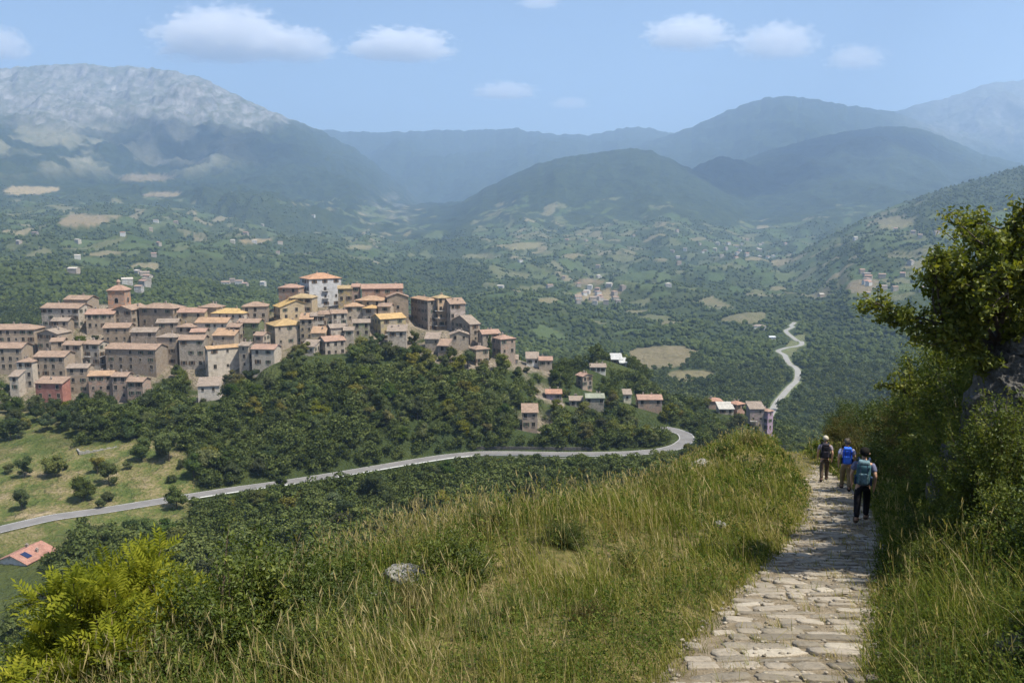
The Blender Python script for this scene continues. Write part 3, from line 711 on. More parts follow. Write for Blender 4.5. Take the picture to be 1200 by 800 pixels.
def window_mesh(w, h, arch, shut):
    m = MB(); t = .09
    m.box((0, -.03, h/2 + .07), (w + 2*t, .10, .14), 0); m.box((0, -.05, -h/2 - .06), (w + 2*t + .1, .18, .12), 0)
    m.box((-w/2 - t/2, -.03, 0), (t, .10, h), 0); m.box((w/2 + t/2, -.03, 0), (t, .10, h), 0)
    m.poly([(-w/2, -.006, -h/2), (w/2, -.006, -h/2), (w/2, -.006, h/2), (-w/2, -.006, h/2)], 1)
    m.box((0, -.02, 0), (.05, .03, h), 0)
    if shut:
        for s in (-1, 1): m.box((s * (w * .75 + t + .02), -.055, 0), (w * .5, .05, h * 1.02), 2)
    return m.mesh('window', [M_frame, M_glass, M_shut[shut or 'brown']])
WIN = [window_mesh(1.1, 1.55, 0, None), window_mesh(1.1, 1.5, 0, 'brown'), window_mesh(.9, 1.3, 0, 'green'), window_mesh(.8, 1.1, 0, None), window_mesh(1.0, 1.9, 0, None)]
def _chim():
    m = MB(); m.box((0, 0, .45), (.5, .5, .9), 0); m.box((0, 0, .96), (.66, .66, .12), 0); m.box((0, 0, 1.14), (.3, .3, .24), 0); return m.mesh('chimney', [M_wall])
CHIM = _chim()
def balcony_mesh(w):
    m = MB(); m.box((0, -.55, 0), (w, 1.1, .16), 0)
    for k in range(int(w / .18) + 1): m.box((-w/2 + .04 + k * .18, -1.06, .55), (.03, .03, .95), 1)
    m.box((0, -1.06, 1.05), (w, .05, .05), 1)
    for s in (-1, 1): m.box((s * (w/2 - .03), -.55, 1.05), (.05, 1.0, .05), 1)
    return m.mesh('balcony', [M_slab, M_rail])
BALC = balcony_mesh(2.8)

def house_meshes(w, d, h, below, kind, pitch, over=.4, th=.16):
    """wall mesh (floor at -below, eaves at h) and roof mesh, both around the plan's centre"""
    x, y = w / 2, d / 2; m = MB(); r = MB()
    zb = -below
    rise_y = y * pitch; rise_x = x * pitch
    def quad(a, b): m.poly([(a[0], a[1], zb), (b[0], b[1], zb), (b[0], b[1], h), (a[0], a[1], h)])
    c = [(-x, -y), (x, -y), (x, y), (-x, y)]
    for i in range(4): quad(c[i], c[(i + 1) % 4])
    X, Y = x + over, y + over; e = h - over * pitch
    def slab(pts, tz=th):
        """a sloping slab: pts the underside, counter-clockwise from above"""
        top = [(p[0], p[1], p[2] + tz) for p in pts]
        r.poly(top); r.poly(pts[::-1])
        for i in range(len(pts)):
            j = (i + 1) % len(pts); r.poly([pts[i], pts[j], top[j], top[i]])
    if kind == 'gable':
        m.poly([(-x, -y, h), (-x, y, h), (-x, 0, h + rise_y)][::-1]); m.poly([(x, -y, h), (x, y, h), (x, 0, h + rise_y)])
        zt = h + rise_y
        slab([(-X, -Y, e), (X, -Y, e), (X, 0, zt), (-X, 0, zt)]); slab([(-X, 0, zt), (X, 0, zt), (X, Y, e), (-X, Y, e)]); top = zt + th
    elif kind == 'gfront':
        m.poly([(-x, -y, h), (x, -y, h), (0, -y, h + rise_x)]); m.poly([(-x, y, h), (x, y, h), (0, y, h + rise_x)][::-1])
        zt = h + rise_x
        slab([(-X, -Y, e), (0, -Y, zt), (0, Y, zt), (-X, Y, e)]); slab([(0, -Y, zt), (X, -Y, e), (X, Y, e), (0, Y, zt)]); top = zt + th
    elif kind == 'mono':
        zt = h + d * pitch * .8
        m.poly([(-x, -y, h), (-x, y, h), (-x, y, zt)]); m.poly([(x, -y, h), (x, y, h), (x, y, zt)]); m.poly([(-x, y, h), (x, y, h), (x, y, zt), (-x, y, zt)][::-1])
        slab([(-X, -Y, h - over * pitch * .8), (X, -Y, h - over * pitch * .8), (X, Y, zt + over * pitch * .8), (-X, Y, zt + over * pitch * .8)]); top = zt + th
    else:   # hip
        if x >= y:
            zt = e + Y * pitch; k = X - Y
            A, B = (-k, 0, zt), (k, 0, zt)
            pl = [[(-X, -Y, e), (X, -Y, e), B, A], [(X, Y, e), (-X, Y, e), A, B], [(X, -Y, e), (X, Y, e), B], [(-X, Y, e), (-X, -Y, e), A]]
        else:
            zt = e + X * pitch; k = Y - X
            A, B = (0, -k, zt), (0, k, zt)
            pl = [[(X, -Y, e), (X, Y, e), B, A], [(-X, Y, e), (-X, -Y, e), A, B], [(-X, -Y, e), (X, -Y, e), A], [(X, Y, e), (-X, Y, e), B]]
        for p in pl:
            if len(p) == 4 and (Vector(p[2]) - Vector(p[3])).length < 1e-4: p = p[:3]
            r.poly([(q[0], q[1], q[2] + th) for q in p])
        cs = [(-X, -Y), (X, -Y), (X, Y), (-X, Y)]
        for i in range(4):
            a, b = cs[i], cs[(i + 1) % 4]; r.poly([(a[0], a[1], e), (b[0], b[1], e), (b[0], b[1], e + th), (a[0], a[1], e + th)])
        r.poly([(a[0], a[1], e) for a in cs][::-1]); top = zt + th
    r.v and None
    return m.mesh('wall', [M_wall]), r.mesh('roof', [M_roof]), top

HOUSES = []; FOOT = []
def house(Y, pl, pr, pe, pb, kind, wall, roof, label, pc=None, yaw=0., d=None, pitch=.36, rows=None, chim=2, win='auto', balc=0, name='house', cat='house', group='houses of the old hilltop village', shut=None, sidewin=True, extra=None):
    k = Y * 1.01 / F
    s = random.Random(hash((pl, pe)) & 0xffff)
    pm = (pl + pr) / 2
    c = at(pm, pe, Y); h_z = c.z; zb = float(slope(pb)) * Y
    vis = (pr - pl) * k
    if pc is not None:
        th = R(33); lw, rw = (pc - pl) * k, (pr - pc) * k
        if yaw < 0:
            th = R(-33); d_ = rw / math.sin(-th); w = lw / math.cos(th)
        else:
            d_ = lw / math.sin(th); w = rw / math.cos(th)
        d_ = min(max(d_, 4.5), 16); yawr = th
        cc = at(pc, pe, Y)     # nearest corner
        sx = -1 if yawr > 0 else 1
        off = Vector((sx * w / 2, -d_ / 2, 0)); off.rotate(Matrix.Rotation(yawr, 3, 'Z'))
        cen = Vector((cc.x, cc.y, 0)) - off
    else:
        yawr = R(yaw + (s.uniform(-13, 13) if group == 'houses of the old hilltop village' else 0)); d_ = d or min(max(6.0, vis * .75), 9.0)
        w = max(3.0, (vis - d_ * abs(math.sin(yawr))) / math.cos(yawr))
        cen = Vector((c.x, c.y + d_ / 2, 0))
    gz = float(Hs(cen.x, cen.y))
    base = min(zb, gz + 1.0); H_ = h_z - base
    below = 5.0
    root = empty(name, (cen.x, cen.y, base), yawr)
    wm, rm, top = house_meshes(w, d_, H_, below, kind, pitch)
    wo = add('wall', wm, root); wo.color = (*wall, 1)
    ro = add('roof', rm, root); ro.color = (*roof, 1)
    tag(root, label, cat, group)
    # windows on the two faces seen
    hv = h_z - zb
    nrow = rows or max(1, int(round(hv / 3.1)))
    if win:
        def face(n_, wid, place):
            for r_ in range(nrow):
                z = H_ - 1.25 - r_ * (hv / nrow if nrow > 1 else 3)
                for q in range(n_):
                    if s.random() < .12: continue
                    u = (q + .5) / n_ * wid - wid / 2 + s.uniform(-.25, .25)
                    o = add('window', WIN[s.choice([0, 0, 1, 2, 3]) if shut is None else shut], root)
                    place(o, u, z + s.uniform(-.08, .08))
                    if balc and r_ >= 1 and q < balc:
                        b = add('balcony', BALC, root); b.location = o.location; b.location.z -= 1.0; b.rotation_euler = o.rotation_euler
        nf = win if isinstance(win, int) else max(1, int(round(w / 3.0)))
        def pf(o, u, z): o.location = (u, -d_ / 2, z)
        face(nf, w, pf)
        if sidewin and (pc is not None or abs(yawr) > R(8)):
            sgn = -1 if yawr > 0 else 1
            def ps(o, u, z): o.location = (sgn * w / 2, u, z); o.rotation_euler = (0, 0, sgn * R(90))
            face(max(1, int(round(d_ / 3.2))), d_, ps)
    for q in range(chim):
        ch = add('chimney', CHIM, ro); ux, uy = s.uniform(-.35, .35) * w, s.uniform(.0, .25) * d_
        if kind == 'gable': zz = top - abs(uy) * pitch
        elif kind == 'gfront': zz = top - abs(ux) * pitch
        elif kind == 'mono': zz = H_ + (uy + d_ / 2) * pitch * .8
        else: zz = top - max(abs(uy), abs(ux) - max(0, w - d_) / 2 if w > d_ else abs(ux)) * pitch
        ch.location = (ux, uy, zz - .25); ch.color = (.34, .29, .25, 1)
    if extra: extra(root, w, d_, H_, hv)
    HOUSES.append((cen.x, cen.y, max(w, d_) * .5)); FOOT.append((pl, pr, pe, pb))
    return root
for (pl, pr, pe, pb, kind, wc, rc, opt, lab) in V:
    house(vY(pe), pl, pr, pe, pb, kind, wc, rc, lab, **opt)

# bell tower
def bell_tower():
    Y = vY(357) + 3; k = Y * 1.01 / F; w = 19 * k
    c = at(135, 341, Y); zb = float(slope(366)) * Y - 4
    root = empty('bell_tower', (c.x, c.y + w / 2, zb), R(4)); Ht = c.z - zb
    tag(root, 'square orange brick bell tower with an arched opening and a small lantern', 'bell tower')
    m = MB(); x = w / 2
    for a, b in (((-x,-x),(x,-x)),((x,-x),(x,x)),((x,x),(-x,x)),((-x,x),(-x,-x))):
        m.poly([(a[0], a[1], -4), (b[0], b[1], -4), (b[0], b[1], Ht), (a[0], a[1], Ht)])
    o = m.build('wall', M_wall, root); o.color = (.55, .28, .16, 1)
    m = MB(); m.box((0, 0, Ht + .12), (w + .7, w + .7, .3)); m.box((0, 0, Ht - .35), (w + .3, w + .3, .22)); o = m.build('cornice', M_wall, root); o.color = (.5, .3, .19, 1)
    m = MB(); X = x + .55; zt = Ht + 2.3
    for a, b in (((-X,-X),(X,-X)),((X,-X),(X,X)),((X,X),(-X,X)),((-X,X),(-X,-X))):
        m.poly([(a[0], a[1], Ht + .28), (b[0], b[1], Ht + .28), (b[0] * .25, b[1] * .25, zt), (a[0] * .25, a[1] * .25, zt)])
    m.poly([(-X,-X,Ht+.28),(-X,X,Ht+.28),(X,X,Ht+.28),(X,-X,Ht+.28)])
    o = m.build('roof', M_roof, root); o.color = (*RP, 1)
    m = MB(); n = 10; pts = [(.75, zt - .5), (.75, zt + 1.2), (.95, zt + 1.25), (.95, zt + 1.4), (.8, zt + 1.8), (.5, zt + 2.2), (.05, zt + 2.5)]
    for (r0, a0), (r1, a1) in zip(pts[:-1], pts[1:]):
        for j in range(n):
            t0, t1 = 2*math.pi*j/n, 2*math.pi*(j+1)/n
            m.poly([(r0*math.cos(t0), r0*math.sin(t0), a0), (r0*math.cos(t1), r0*math.sin(t1), a0), (r1*math.cos(t1), r1*math.sin(t1), a1), (r1*math.cos(t0), r1*math.sin(t0), a1)])
    o = m.build('lantern', M_wall, o, smooth=False); o.color = (.38, .25, .19, 1)
    for face in range(4):
        m = MB(); aw, ah = .75, 1.5; arc = [(aw*math.cos(t), ah + aw*math.sin(t)) for t in np.linspace(0, math.pi, 9)]
        m.poly([(-aw, -.02, 0), (aw, -.02, 0)] + [(p[0], -.02, p[1]) for p in arc], 1)
        ring = [(aw + .2, 0)] + [((aw+.2)*math.cos(t), ah + (aw+.2)*math.sin(t)) for t in np.linspace(0, math.pi, 9)] + [(-aw - .2, 0)]
        inn = [(aw, 0)] + arc + [(-aw, 0)]
        for q in range(len(ring) - 1): m.poly([(ring[q][0], -.09, ring[q][1]), (ring[q+1][0], -.09, ring[q+1][1]), (inn[q+1][0], -.09, inn[q+1][1]), (inn[q][0], -.09, inn[q][1])], 0)
        o = m.build('bell_opening', [M_frame, M_glass], root); a = R(90 * face)
        o.rotation_euler = (0, 0, a); o.location = (math.sin(a) * x, -math.cos(a) * x, Ht - 5.2)
bell_tower()

for (Y, pl, pr, pe, pb, kind, wc, rc, opt, lab) in HM:
    house(Y, pl, pr, pe, pb, kind, wc, rc, lab, group=GH, **opt)
# house below the road
hr = house(187, -8, 44, 659, 690, 'gfront', (.52, .49, .47), (.32, .17, .13), 'pale house with a red gable roof carrying a solar panel below the road', pc=None, yaw=-12, d=9, pitch=.40, rows=2, win=3, group='houses below the road')
m = MB(); m.box((0, 0, 0), (2.2, 1.5, .07)); sp = m.build('solar_panel', NT('solar_glass').done((.015, .025, .07), .15, None, .6), hr)
_h = [o for o in hr.children if o.name.startswith('roof')][0]; bb = [Vector(b) for b in _h.bound_box]; hz = max(b.z for b in bb); hx = max(b.x for b in bb)
sp.location = (hx * .45, -2.2, hz - hx * .45 * .40 + .1); sp.rotation_euler = (0, math.atan(.40), 0)

# farmhouses and hamlets of the far valley
FARM = []
def far_houses(n, boxes, walls, label, group, size=(8, 13), dens_pow=1.0, seed=3):
    s = random.Random(seed); k = 0; tries = 0
    protos = []
    for q in range(5):
        w, d, h = s.uniform(*size), s.uniform(7, 10), s.uniform(4.5, 8)
        protos.append((house_meshes(w, d, h, 4, s.choice(['gable', 'hip', 'gable']), .36)[:2]))
    while k < n and tries < 4000:
        tries += 1
        x0, x1, y0, y1 = s.choice(boxes); px, py = s.uniform(x0, x1), s.uniform(y0, y1)
        p = on_ground(px, py, 500, 5500)
        if any((p.x - q[0]) ** 2 + (p.y - q[1]) ** 2 < 22 ** 2 for q in FARM): continue
        qx, qy = project(p.x, p.y, p.z)
        if abs(qx - px) > 3 or abs(qy - py) > 2.5: continue
        if min((qx - f[0]) ** 2 + (qy - f[1]) ** 2 for f in FARPX) < 60: continue
        wm, rm = s.choice(protos); root = empty('farmhouse', p, s.uniform(-.6, .6))
        tag(root, label, 'farmhouse', group)
        a = add('wall', wm, root); a.color = (*s.choice(walls), 1); b = add('roof', rm, root); b.color = (*s.choice([RB, RP, RG, (.45, .40, .34), RR]), 1)
        FARM.append((p.x, p.y)); k += 1
PALE = [(.46, .44, .39), (.40, .355, .28), (.52, .51, .48), (.35, .29, .23)]
far_houses(20, [(675, 730, 335, 358), (680, 720, 340, 352)], PALE, 'pale house of the hamlet on the low rise in the middle of the valley', 'houses of the valley hamlet', seed=4)
far_houses(38, [(560, 800, 272, 340), (800, 930, 282, 312), (820, 900, 286, 300)], PALE, 'tiny pale farmhouse on the slopes under the wooded hills', 'farmhouses under the wooded hills', seed=5)
far_houses(20, [(1000, 1130, 250, 345), (930, 1060, 300, 350), (1010, 1030, 325, 345)], PALE, 'tiny pale farmhouse on the terraced slope behind the hikers', 'farmhouses on the terraced slope', seed=6)
far_houses(30, [(0, 190, 255, 330), (150, 480, 255, 310), (160, 180, 320, 342), (140, 330, 330, 345)], PALE, 'tiny pale house on the wooded slope behind the old village', 'houses on the slope behind the village', seed=7)
# ------------------------------------------------------------------ trees
def leaf_quads(P, N, size, rng, aspect=.62, up=0.0):
    """diamond leaves at points P facing N: vertices (4n,3)"""
    n = len(P); t = rng.normal(size=(n, 3)); t -= N * np.sum(t * N, 1, keepdims=True); t /= np.linalg.norm(t, axis=1, keepdims=True) + 1e-9
    b = np.cross(N, t); s = (size * rng.uniform(.65, 1.35, n))[:, None]
    V = np.stack([P - t * s * .5, P + b * s * .5 * aspect + N * s * .06, P + t * s * .5, P - b * s * .5 * aspect + N * s * .06], 1)
    return V.reshape(-1, 3)
def quads_idx(n): return np.arange(4 * n, dtype=np.int32).reshape(n, 4)
def unit(n, rng):
    v = rng.normal(size=(n, 3)); return v / np.linalg.norm(v, axis=1, keepdims=True)
def ico(sub=1):
    bm = bmesh.new(); bmesh.ops.create_icosphere(bm, subdivisions=sub, radius=1.0)
    V = np.array([v.co[:] for v in bm.verts]); Fc = np.array([[v.index for v in f.verts] for f in bm.faces]); bm.free(); return V, Fc
ICO1, ICO2 = ico(1), ico(2)

def crown_arrays(rng, h, r, nl, leaf, lobes=9, kind='round'):
    """lumpy crown on a trunk of its own: returns leaf vertices, tint, inner body V,F"""
    C = []; 
    for k in range(lobes):
        if kind == 'column':
            z = h * (.12 + .82 * k / max(1, lobes - 1)); rr = r * (1.0 - .75 * abs(k / (lobes - 1) - .35)); C.append((rng.normal(0, r * .12), rng.normal(0, r * .12), z, rr * .8, rr * 1.25))
        else:
            a = rng.uniform(0, 2 * np.pi); q = math.sqrt(rng.random()) * .72 * r; z = h * rng.uniform(.24, .84) if k else h * .62
            q *= 1 - .75 * max(0, (z / h - .55)) ; s = r * rng.uniform(.34, .58); C.append((q * math.cos(a), q * math.sin(a), z, s, s * rng.uniform(.75, 1.0)))
    C = np.array(C); w = C[:, 3] ** 2; w /= w.sum()
    k = rng.choice(len(C), nl, p=w); d = unit(nl, rng); d[:, 2] = np.where(d[:, 2] < -.3, -d[:, 2] * .6, d[:, 2])
    rad = rng.uniform(.72, 1.14, nl)[:, None]
    P = C[k, :3] + d * np.stack([C[k, 3], C[k, 3], C[k, 4]], 1) * rad
    N = d + unit(nl, rng) * .75; N /= np.linalg.norm(N, axis=1, keepdims=True)
    LV = leaf_quads(P, N, leaf, rng, .8)
    lob = rng.uniform(-.16, .16, len(C))
    tint = np.clip(.5 + lob[k] + rng.normal(0, .14, nl), 0, 1)
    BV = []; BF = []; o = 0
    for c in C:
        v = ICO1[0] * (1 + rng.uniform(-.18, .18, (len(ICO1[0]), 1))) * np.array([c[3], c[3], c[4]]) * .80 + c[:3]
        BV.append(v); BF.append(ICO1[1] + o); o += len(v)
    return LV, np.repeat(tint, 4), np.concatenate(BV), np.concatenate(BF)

GREENS = [(0, (.030, .041, .013)), (.35, (.064, .080, .024)), (.6, (.102, .120, .037)), (.85, (.152, .166, .054)), (1, (.20, .205, .075))]
M_leafm = leaf_mat('broadleaf_foliage', GREENS, .28, 0, .5, objvar=.75)
M_leafd = leaf_mat('dark_foliage', [(p, (c[0] * .7, c[1] * .78, c[2] * .85)) for p, c in GREENS], .2, 0, .5, objvar=.5)
M_leafl = leaf_mat('light_foliage', [(p, (c[0] * 1.7 + .006, c[1] * 1.45, c[2] * 1.1)) for p, c in GREENS], .34, 0, .5, objvar=.5)
M_bark = simple('bark', (.075, .06, .047), .95, .4, 6., .6)
def trunk_mesh(rng, h, r0, kind='round'):
    m = MB(); top = Vector((rng.normal(0, .15), rng.normal(0, .15), h * .72))
    m.tube([(0, 0, -1.2), (0, 0, .2), top * .5 + Vector((rng.normal(0, .1), 0, 0)), top], [r0 * 1.25, r0, r0 * .7, r0 * .25], 6)
    if kind == 'round':
        for k in range(4):
            a = rng.uniform(0, 6.28); b = top * rng.uniform(.4, .7)
            m.tube([b, b + Vector((math.cos(a) * h * .16, math.sin(a) * h * .16, h * .14)), b + Vector((math.cos(a) * h * .27, math.sin(a) * h * .27, h * .3))], [r0 * .5, r0 * .35, r0 * .12], 5)
    return m.mesh('trunk', [M_bark])
def crown_mesh(rng, h, r, nl, leaf, mat, lobes=9, kind='round'):
    LV, tint, BV, BF = crown_arrays(rng, h, r, nl, leaf, lobes, kind)
    n = len(LV) // 4
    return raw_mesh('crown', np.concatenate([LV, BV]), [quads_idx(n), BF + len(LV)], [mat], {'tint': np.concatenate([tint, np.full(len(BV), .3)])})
TREES = {}
_r = np.random.default_rng(21)
for kind, mat, hs, rs, lob in (('broad', M_leafm, (7, 9.5), (.40, .5), 11), ('dark', M_leafd, (7, 9.5), (.38, .46), 10), ('light', M_leafl, (5.5, 8), (.38, .48), 9), ('bush', M_leafm, (2.6, 3.6), (.6, .75), 8), ('paleb', M_leafl, (2.4, 3.4), (.6, .75), 8), ('column', M_leafd, (9, 11), (.13, .16), 8)):
    TREES[kind] = []
    for q in range(5):
        h = _r.uniform(*hs); r = h * _r.uniform(*rs)
        nl = {'bush': 700, 'paleb': 700, 'column': 1100}.get(kind, 1500)
        TREES[kind].append((crown_mesh(_r, h, r, nl, .42 if h > 5 else .3, mat, lob, 'column' if kind == 'column' else 'round'), trunk_mesh(_r, h, h * .022, kind), h, r))

def place_tree(x, y, z, kind, s, label, group, name=None, cat='tree'):
    cm, tm, h, r = TREES[kind][int(_r.integers(5))]
    root = empty(name or {'column': 'cypress_tree', 'bush': 'shrub', 'paleb': 'shrub'}.get(kind, 'broadleaf_tree'), (x, y, z - .15), float(_r.uniform(0, 6.28)))
    sc = (s * float(_r.uniform(.9, 1.12)), s * float(_r.uniform(.9, 1.12)), s); root.scale = sc
    tag(root, label, cat, group)
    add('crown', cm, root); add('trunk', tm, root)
    return root

ROADPXY = np.array([(px, py) for px, py in ROADPX], float)
_t = np.linspace(0, 1, 400); _s = np.linspace(0, 1, len(ROADPXY))
ROADPXY = np.stack([np.interp(_t, _s, ROADPXY[:, 0]), np.interp(_t, _s, ROADPXY[:, 1])], 1)
def over_road(x, y, z, h, r):
    """would the tree stand on the road or hide it"""
    px, p0 = project(x, y, z); _, p1 = project(x, y, z + h); w = r / y * F * .6
    m = np.abs(ROADPXY[:, 0] - px) < w + 2
    if not m.any(): return False
    q = ROADPXY[m, 1]
    return bool(np.any((q < p0 + 3) & (q > p1 - 1)))
TP = []      # placed trees (x, y, r)
def free(x, y, r):
    for (a, b, c) in TP:
        if (a - x) ** 2 + (b - y) ** 2 < (.47 * (r + c)) ** 2: return False
    for (a, b, c) in HOUSES:
        if (a - x) ** 2 + (b - y) ** 2 < (c + r * .55) ** 2: return False
    return True
def hides_house(x, y, z, h, r):
    px, p0 = project(x, y, z); _, p1 = project(x, y, z + h); w = r / y * F * .8
    for (pl, pr, pe, pb) in FOOT:
        if pr > px - w and pl < px + w and p1 < pb - 8 and p0 > pe: return True
    return False
REG = [
 # name, y range, test(px,py of the foot), kinds, label stem, count, scale
 ('above', (268, 352), lambda px, py: 205 < px < 845 and py > 392, ['broad'] * 5 + ['dark'] * 4 + ['light'] * 4 + ['bush'] * 2, 165, .95,
  'growing on the wooded slope between the village and the road', 'trees on the slope below the village'),
 ('left', (266, 312), lambda px, py: px < 215 and 466 < py < 519, ['dark'] * 5 + ['broad'] * 3 + ['light'], 40, .9,
  'in the dense belt between the lowest houses and the meadow', 'trees of the belt above the meadow'),
 ('below', (105, 272), lambda px, py: px < 860 and py > 535, ['dark'] * 4 + ['broad'] * 5 + ['light'] * 3 + ['bush'] * 3, 120, .92,
  'on the valley side between the road and the grassy brow', 'trees below the road'),
 ('right', (250, 420), lambda px, py: 800 < px < 985 and 470 < py < 560, ['broad'] * 4 + ['dark'] * 4 + ['light'], 34, .9,
  'around the houses by the far road beyond the bend', 'trees around the valley edge houses'),
]
LAB = {'broad': 'mid green round crowned tree', 'dark': 'dark green dense tree', 'light': 'lighter yellowish green tree', 'bush': 'low green shrub', 'paleb': 'low pale green shrub', 'column': 'narrow dark cypress'}
def scatter_trees():
    for name, (y0, y1), test, kinds, count, scl, where, group in REG:
        n = 0; tries = 0
        while n < count and tries < count * 400:
            tries += 1
            y = _r.uniform(y0, y1); px = _r.uniform(-12, 1000); x = float(acol(px)) * y
            z = float(Hs(x, y)); qx, qy = project(x, y, z)
            if not test(qx, qy): continue
            kind = kinds[int(_r.integers(len(kinds)))]; s = scl * float(_r.uniform(.72, 1.18)); h, r = TREES[kind][0][2] * s, TREES[kind][0][3] * s
            if not visible(np.array([x]), np.array([y]), np.array([z + h * .8]))[0]: continue
            if not free(x, y, r): continue
            if seg_dist(np.array([x]), np.array([y]), ROAD)[0][0] < 4.5 + r * .5: continue
            if over_road(x, y, z, h * .95, r) and _r.random() > .035: continue
            if hides_house(x, y, z, h * .95, r) and _r.random() > .06: continue
            if name == 'below' and qx < 45 and 625 < qy < 700: continue
            TP.append((x, y, r)); n += 1
            place_tree(x, y, z, kind, s, LAB[kind] + ' ' + where, group + ', ' + LAB[kind])
        print('trees', name, n)
# single trees among the houses, where the photo shows them
for px, py, Y, kind, s, lab in [(94, 392, 350, 'bush', 1.2, 'green shrub on the terrace garden under the long pale house'), (112, 391, 350, 'dark', .55, 'small dark tree at the end of the terrace garden'),
    (574, 447, 338, 'column', .95, 'dark cypress standing before the last pinkish house'), (563, 430, 338, 'dark', .7, 'dark tree beside the small square house at the village end'), (548, 432, 330, 'broad', .8, 'round green tree under the small square house'),
    (528, 415, 333, 'broad', .75, 'green tree in front of the grey roofed house with the dark side'), (596, 432, 345, 'light', .7, 'olive green tree behind the last pinkish house'), (436, 412, 326, 'dark', .8, 'dark tree in front of the yellowish balcony house'), (488, 412, 330, 'dark', .75, 'dark tree against the foot of the big dark house'),
    (293, 447, 310, 'dark', 1.0, 'tall dark tree before the orange brown roofed pale house'), (240, 447, 309, 'bush', 1.3, 'shrub at the corner of the long pale tree line house'), (5, 452, 318, 'broad', .75, 'tree at the picture edge between the lowest houses'),
    (350, 420, 316, 'broad', .7, 'tree below the tall slim beige house'), (270, 384, 357, 'bush', 1.0, 'ivy like shrub in a gap between the skyline houses'),
    (118, 597, 221, 'bush', .9, 'lone dark bush on the outer edge of the road'), (206, 583, 222, 'dark', .8, 'dark tree rising in front of the road'), (521, 548, 246, 'dark', .85, 'upright dark tree standing before the road in mid course'), (602, 545, 252, 'dark', .7, 'dark tree hiding the road near its straight stretch'), (330, 575, 236, 'dark', .6, 'small dark tree just below the road'),
    (150, 566, 246, 'bush', .8, 'dark bush in the meadow below the ruined terrace'), (60, 560, 248, 'bush', .7, 'round bush in the open meadow'), (190, 556, 255, 'bush', 1.0, 'dark bush at the wooded end of the meadow'), (10, 568, 243, 'bush', .8, 'bush at the meadow beside the picture edge')]:
    x = float(acol(px, py)) * Y; z = float(Hs(x, Y)); TP.append((x, Y, TREES[kind][0][3] * s))
    place_tree(x, Y, z, kind, s, lab, None)
scatter_trees()

# ------------------------------------------------------------------ woods: everything nobody could count
def joined(name, P, S, A, protos, tint, mats, kind='stuff'):
    """copies of leaf clouds (V, nquads, tintarray) at P, scaled S, turned A"""
    VV = []; TT = []; QQ = []; o = 0; which = RNG.integers(len(protos), size=len(P))
    for k, (V, Fq, tt) in enumerate(protos):
        I = np.where(which == k)[0]
        if not len(I): continue
        c, s = np.cos(A[I])[:, None], np.sin(A[I])[:, None]; sc = S[I][:, None]
        X = (V[None, :, 0] * c - V[None, :, 1] * s) * sc + P[I, 0:1]; Y = (V[None, :, 0] * s + V[None, :, 1] * c) * sc + P[I, 1:2]; Z = V[None, :, 2] * sc + P[I, 2:3]
        VV.append(np.stack([X, Y, Z], -1).reshape(-1, 3)); TT.append(np.clip(tt[None, :] + tint[I][:, None], 0, 1).ravel())
        n = len(V); QQ.append((Fq[None] + (np.arange(len(I)) * n)[:, None, None]).reshape(-1, Fq.shape[1]) + o); o += n * len(I)
    ks = {q.shape[1] for q in QQ}
    me = raw_mesh(name, np.concatenate(VV), [np.concatenate([q for q in QQ if q.shape[1] == k]) for k in ks], mats, {'tint': np.concatenate(TT)})
    return tag(add(name, me), kind=kind)
def cloud_proto(rng, nl, leaf, lobes=7):
    h = rng.uniform(6.5, 9); r = h * rng.uniform(.4, .52)
    LV, tint, BV, BF = crown_arrays(rng, h, r, nl, leaf, lobes)
    n = len(LV) // 4; B4 = np.c_[BF, BF[:, 2]] + len(LV)
    return LV, BV, BF, n, tint
M_wood = leaf_mat('woodland_foliage', [(p, (c[0] * .95, c[1] * 1.0, c[2] * 1.0)) for p, c in GREENS], .22, 0, .5)
def wood(name, n, yr, px_r, accept, detail, size=(.7, 1.25), seed=1):
    rng = np.random.default_rng(seed)
    lo, hi = yr; y = lo * (hi / lo) ** rng.random(n) if hi / lo > 1.6 else rng.uniform(lo, hi, n)
    px = rng.uniform(*px_r, n); x = acol(px) * y; z = Hs(x, y)
    S = rng.uniform(*size, n) * (.8 + .3 * (fbm(x / 45, y / 45, 2) > 0))
    ok = visible(x, y, z + 7 * S, tol=.5)
    qx, qy = project(x, y, z)
    ok &= accept(x, y, qx, qy, rng, S)
    x, y, z, S = x[ok], y[ok], z[ok], S[ok]
    pr = []
    for q in range(5):
        if detail == 'blob':
            v, f = ICO1; h = rng.uniform(6.5, 9); vv = v * (1 + rng.uniform(-.28, .28, (len(v), 1))) * np.array([h * .52, h * .52, h * .5]) + np.array([0, 0, h * .42])
            pr.append((vv, f, np.full(len(vv), .42) + rng.uniform(-.06, .06, len(vv))))
        else:
            LV, BV, BF, nn, tt = cloud_proto(rng, detail, .8 if detail > 200 else 1.3)
            pr.append((LV, quads_idx(nn), tt)); 
    tint = .9 * (fbm(x / 70 + 5, y / 70, 3) * .18) + rng.normal(0, .09, len(x)) - .05
    print(name, len(x))
    return joined(name, np.stack([x, y, z - .3], 1), S, rng.uniform(0, 6.28, len(x)), pr, tint, [M_wood])
FARMXY = np.array(FARM) if len(FARM) else np.zeros((1, 2))
FARR = FAR[:, :2]
FPX = np.stack(project(FAR[:, 0], FAR[:, 1], FAR[:, 2]), 1)
def _attr(A, x, y):
    r = np.clip(y + OY, Rr[0], Rr[-1] * .999); i = np.clip(np.searchsorted(Rr, r), 0, NR - 1); j = np.clip(np.rint((x / r - Aa[0]) / (Aa[1] - Aa[0])), 0, NA - 1).astype(int)
    return A[i, j]
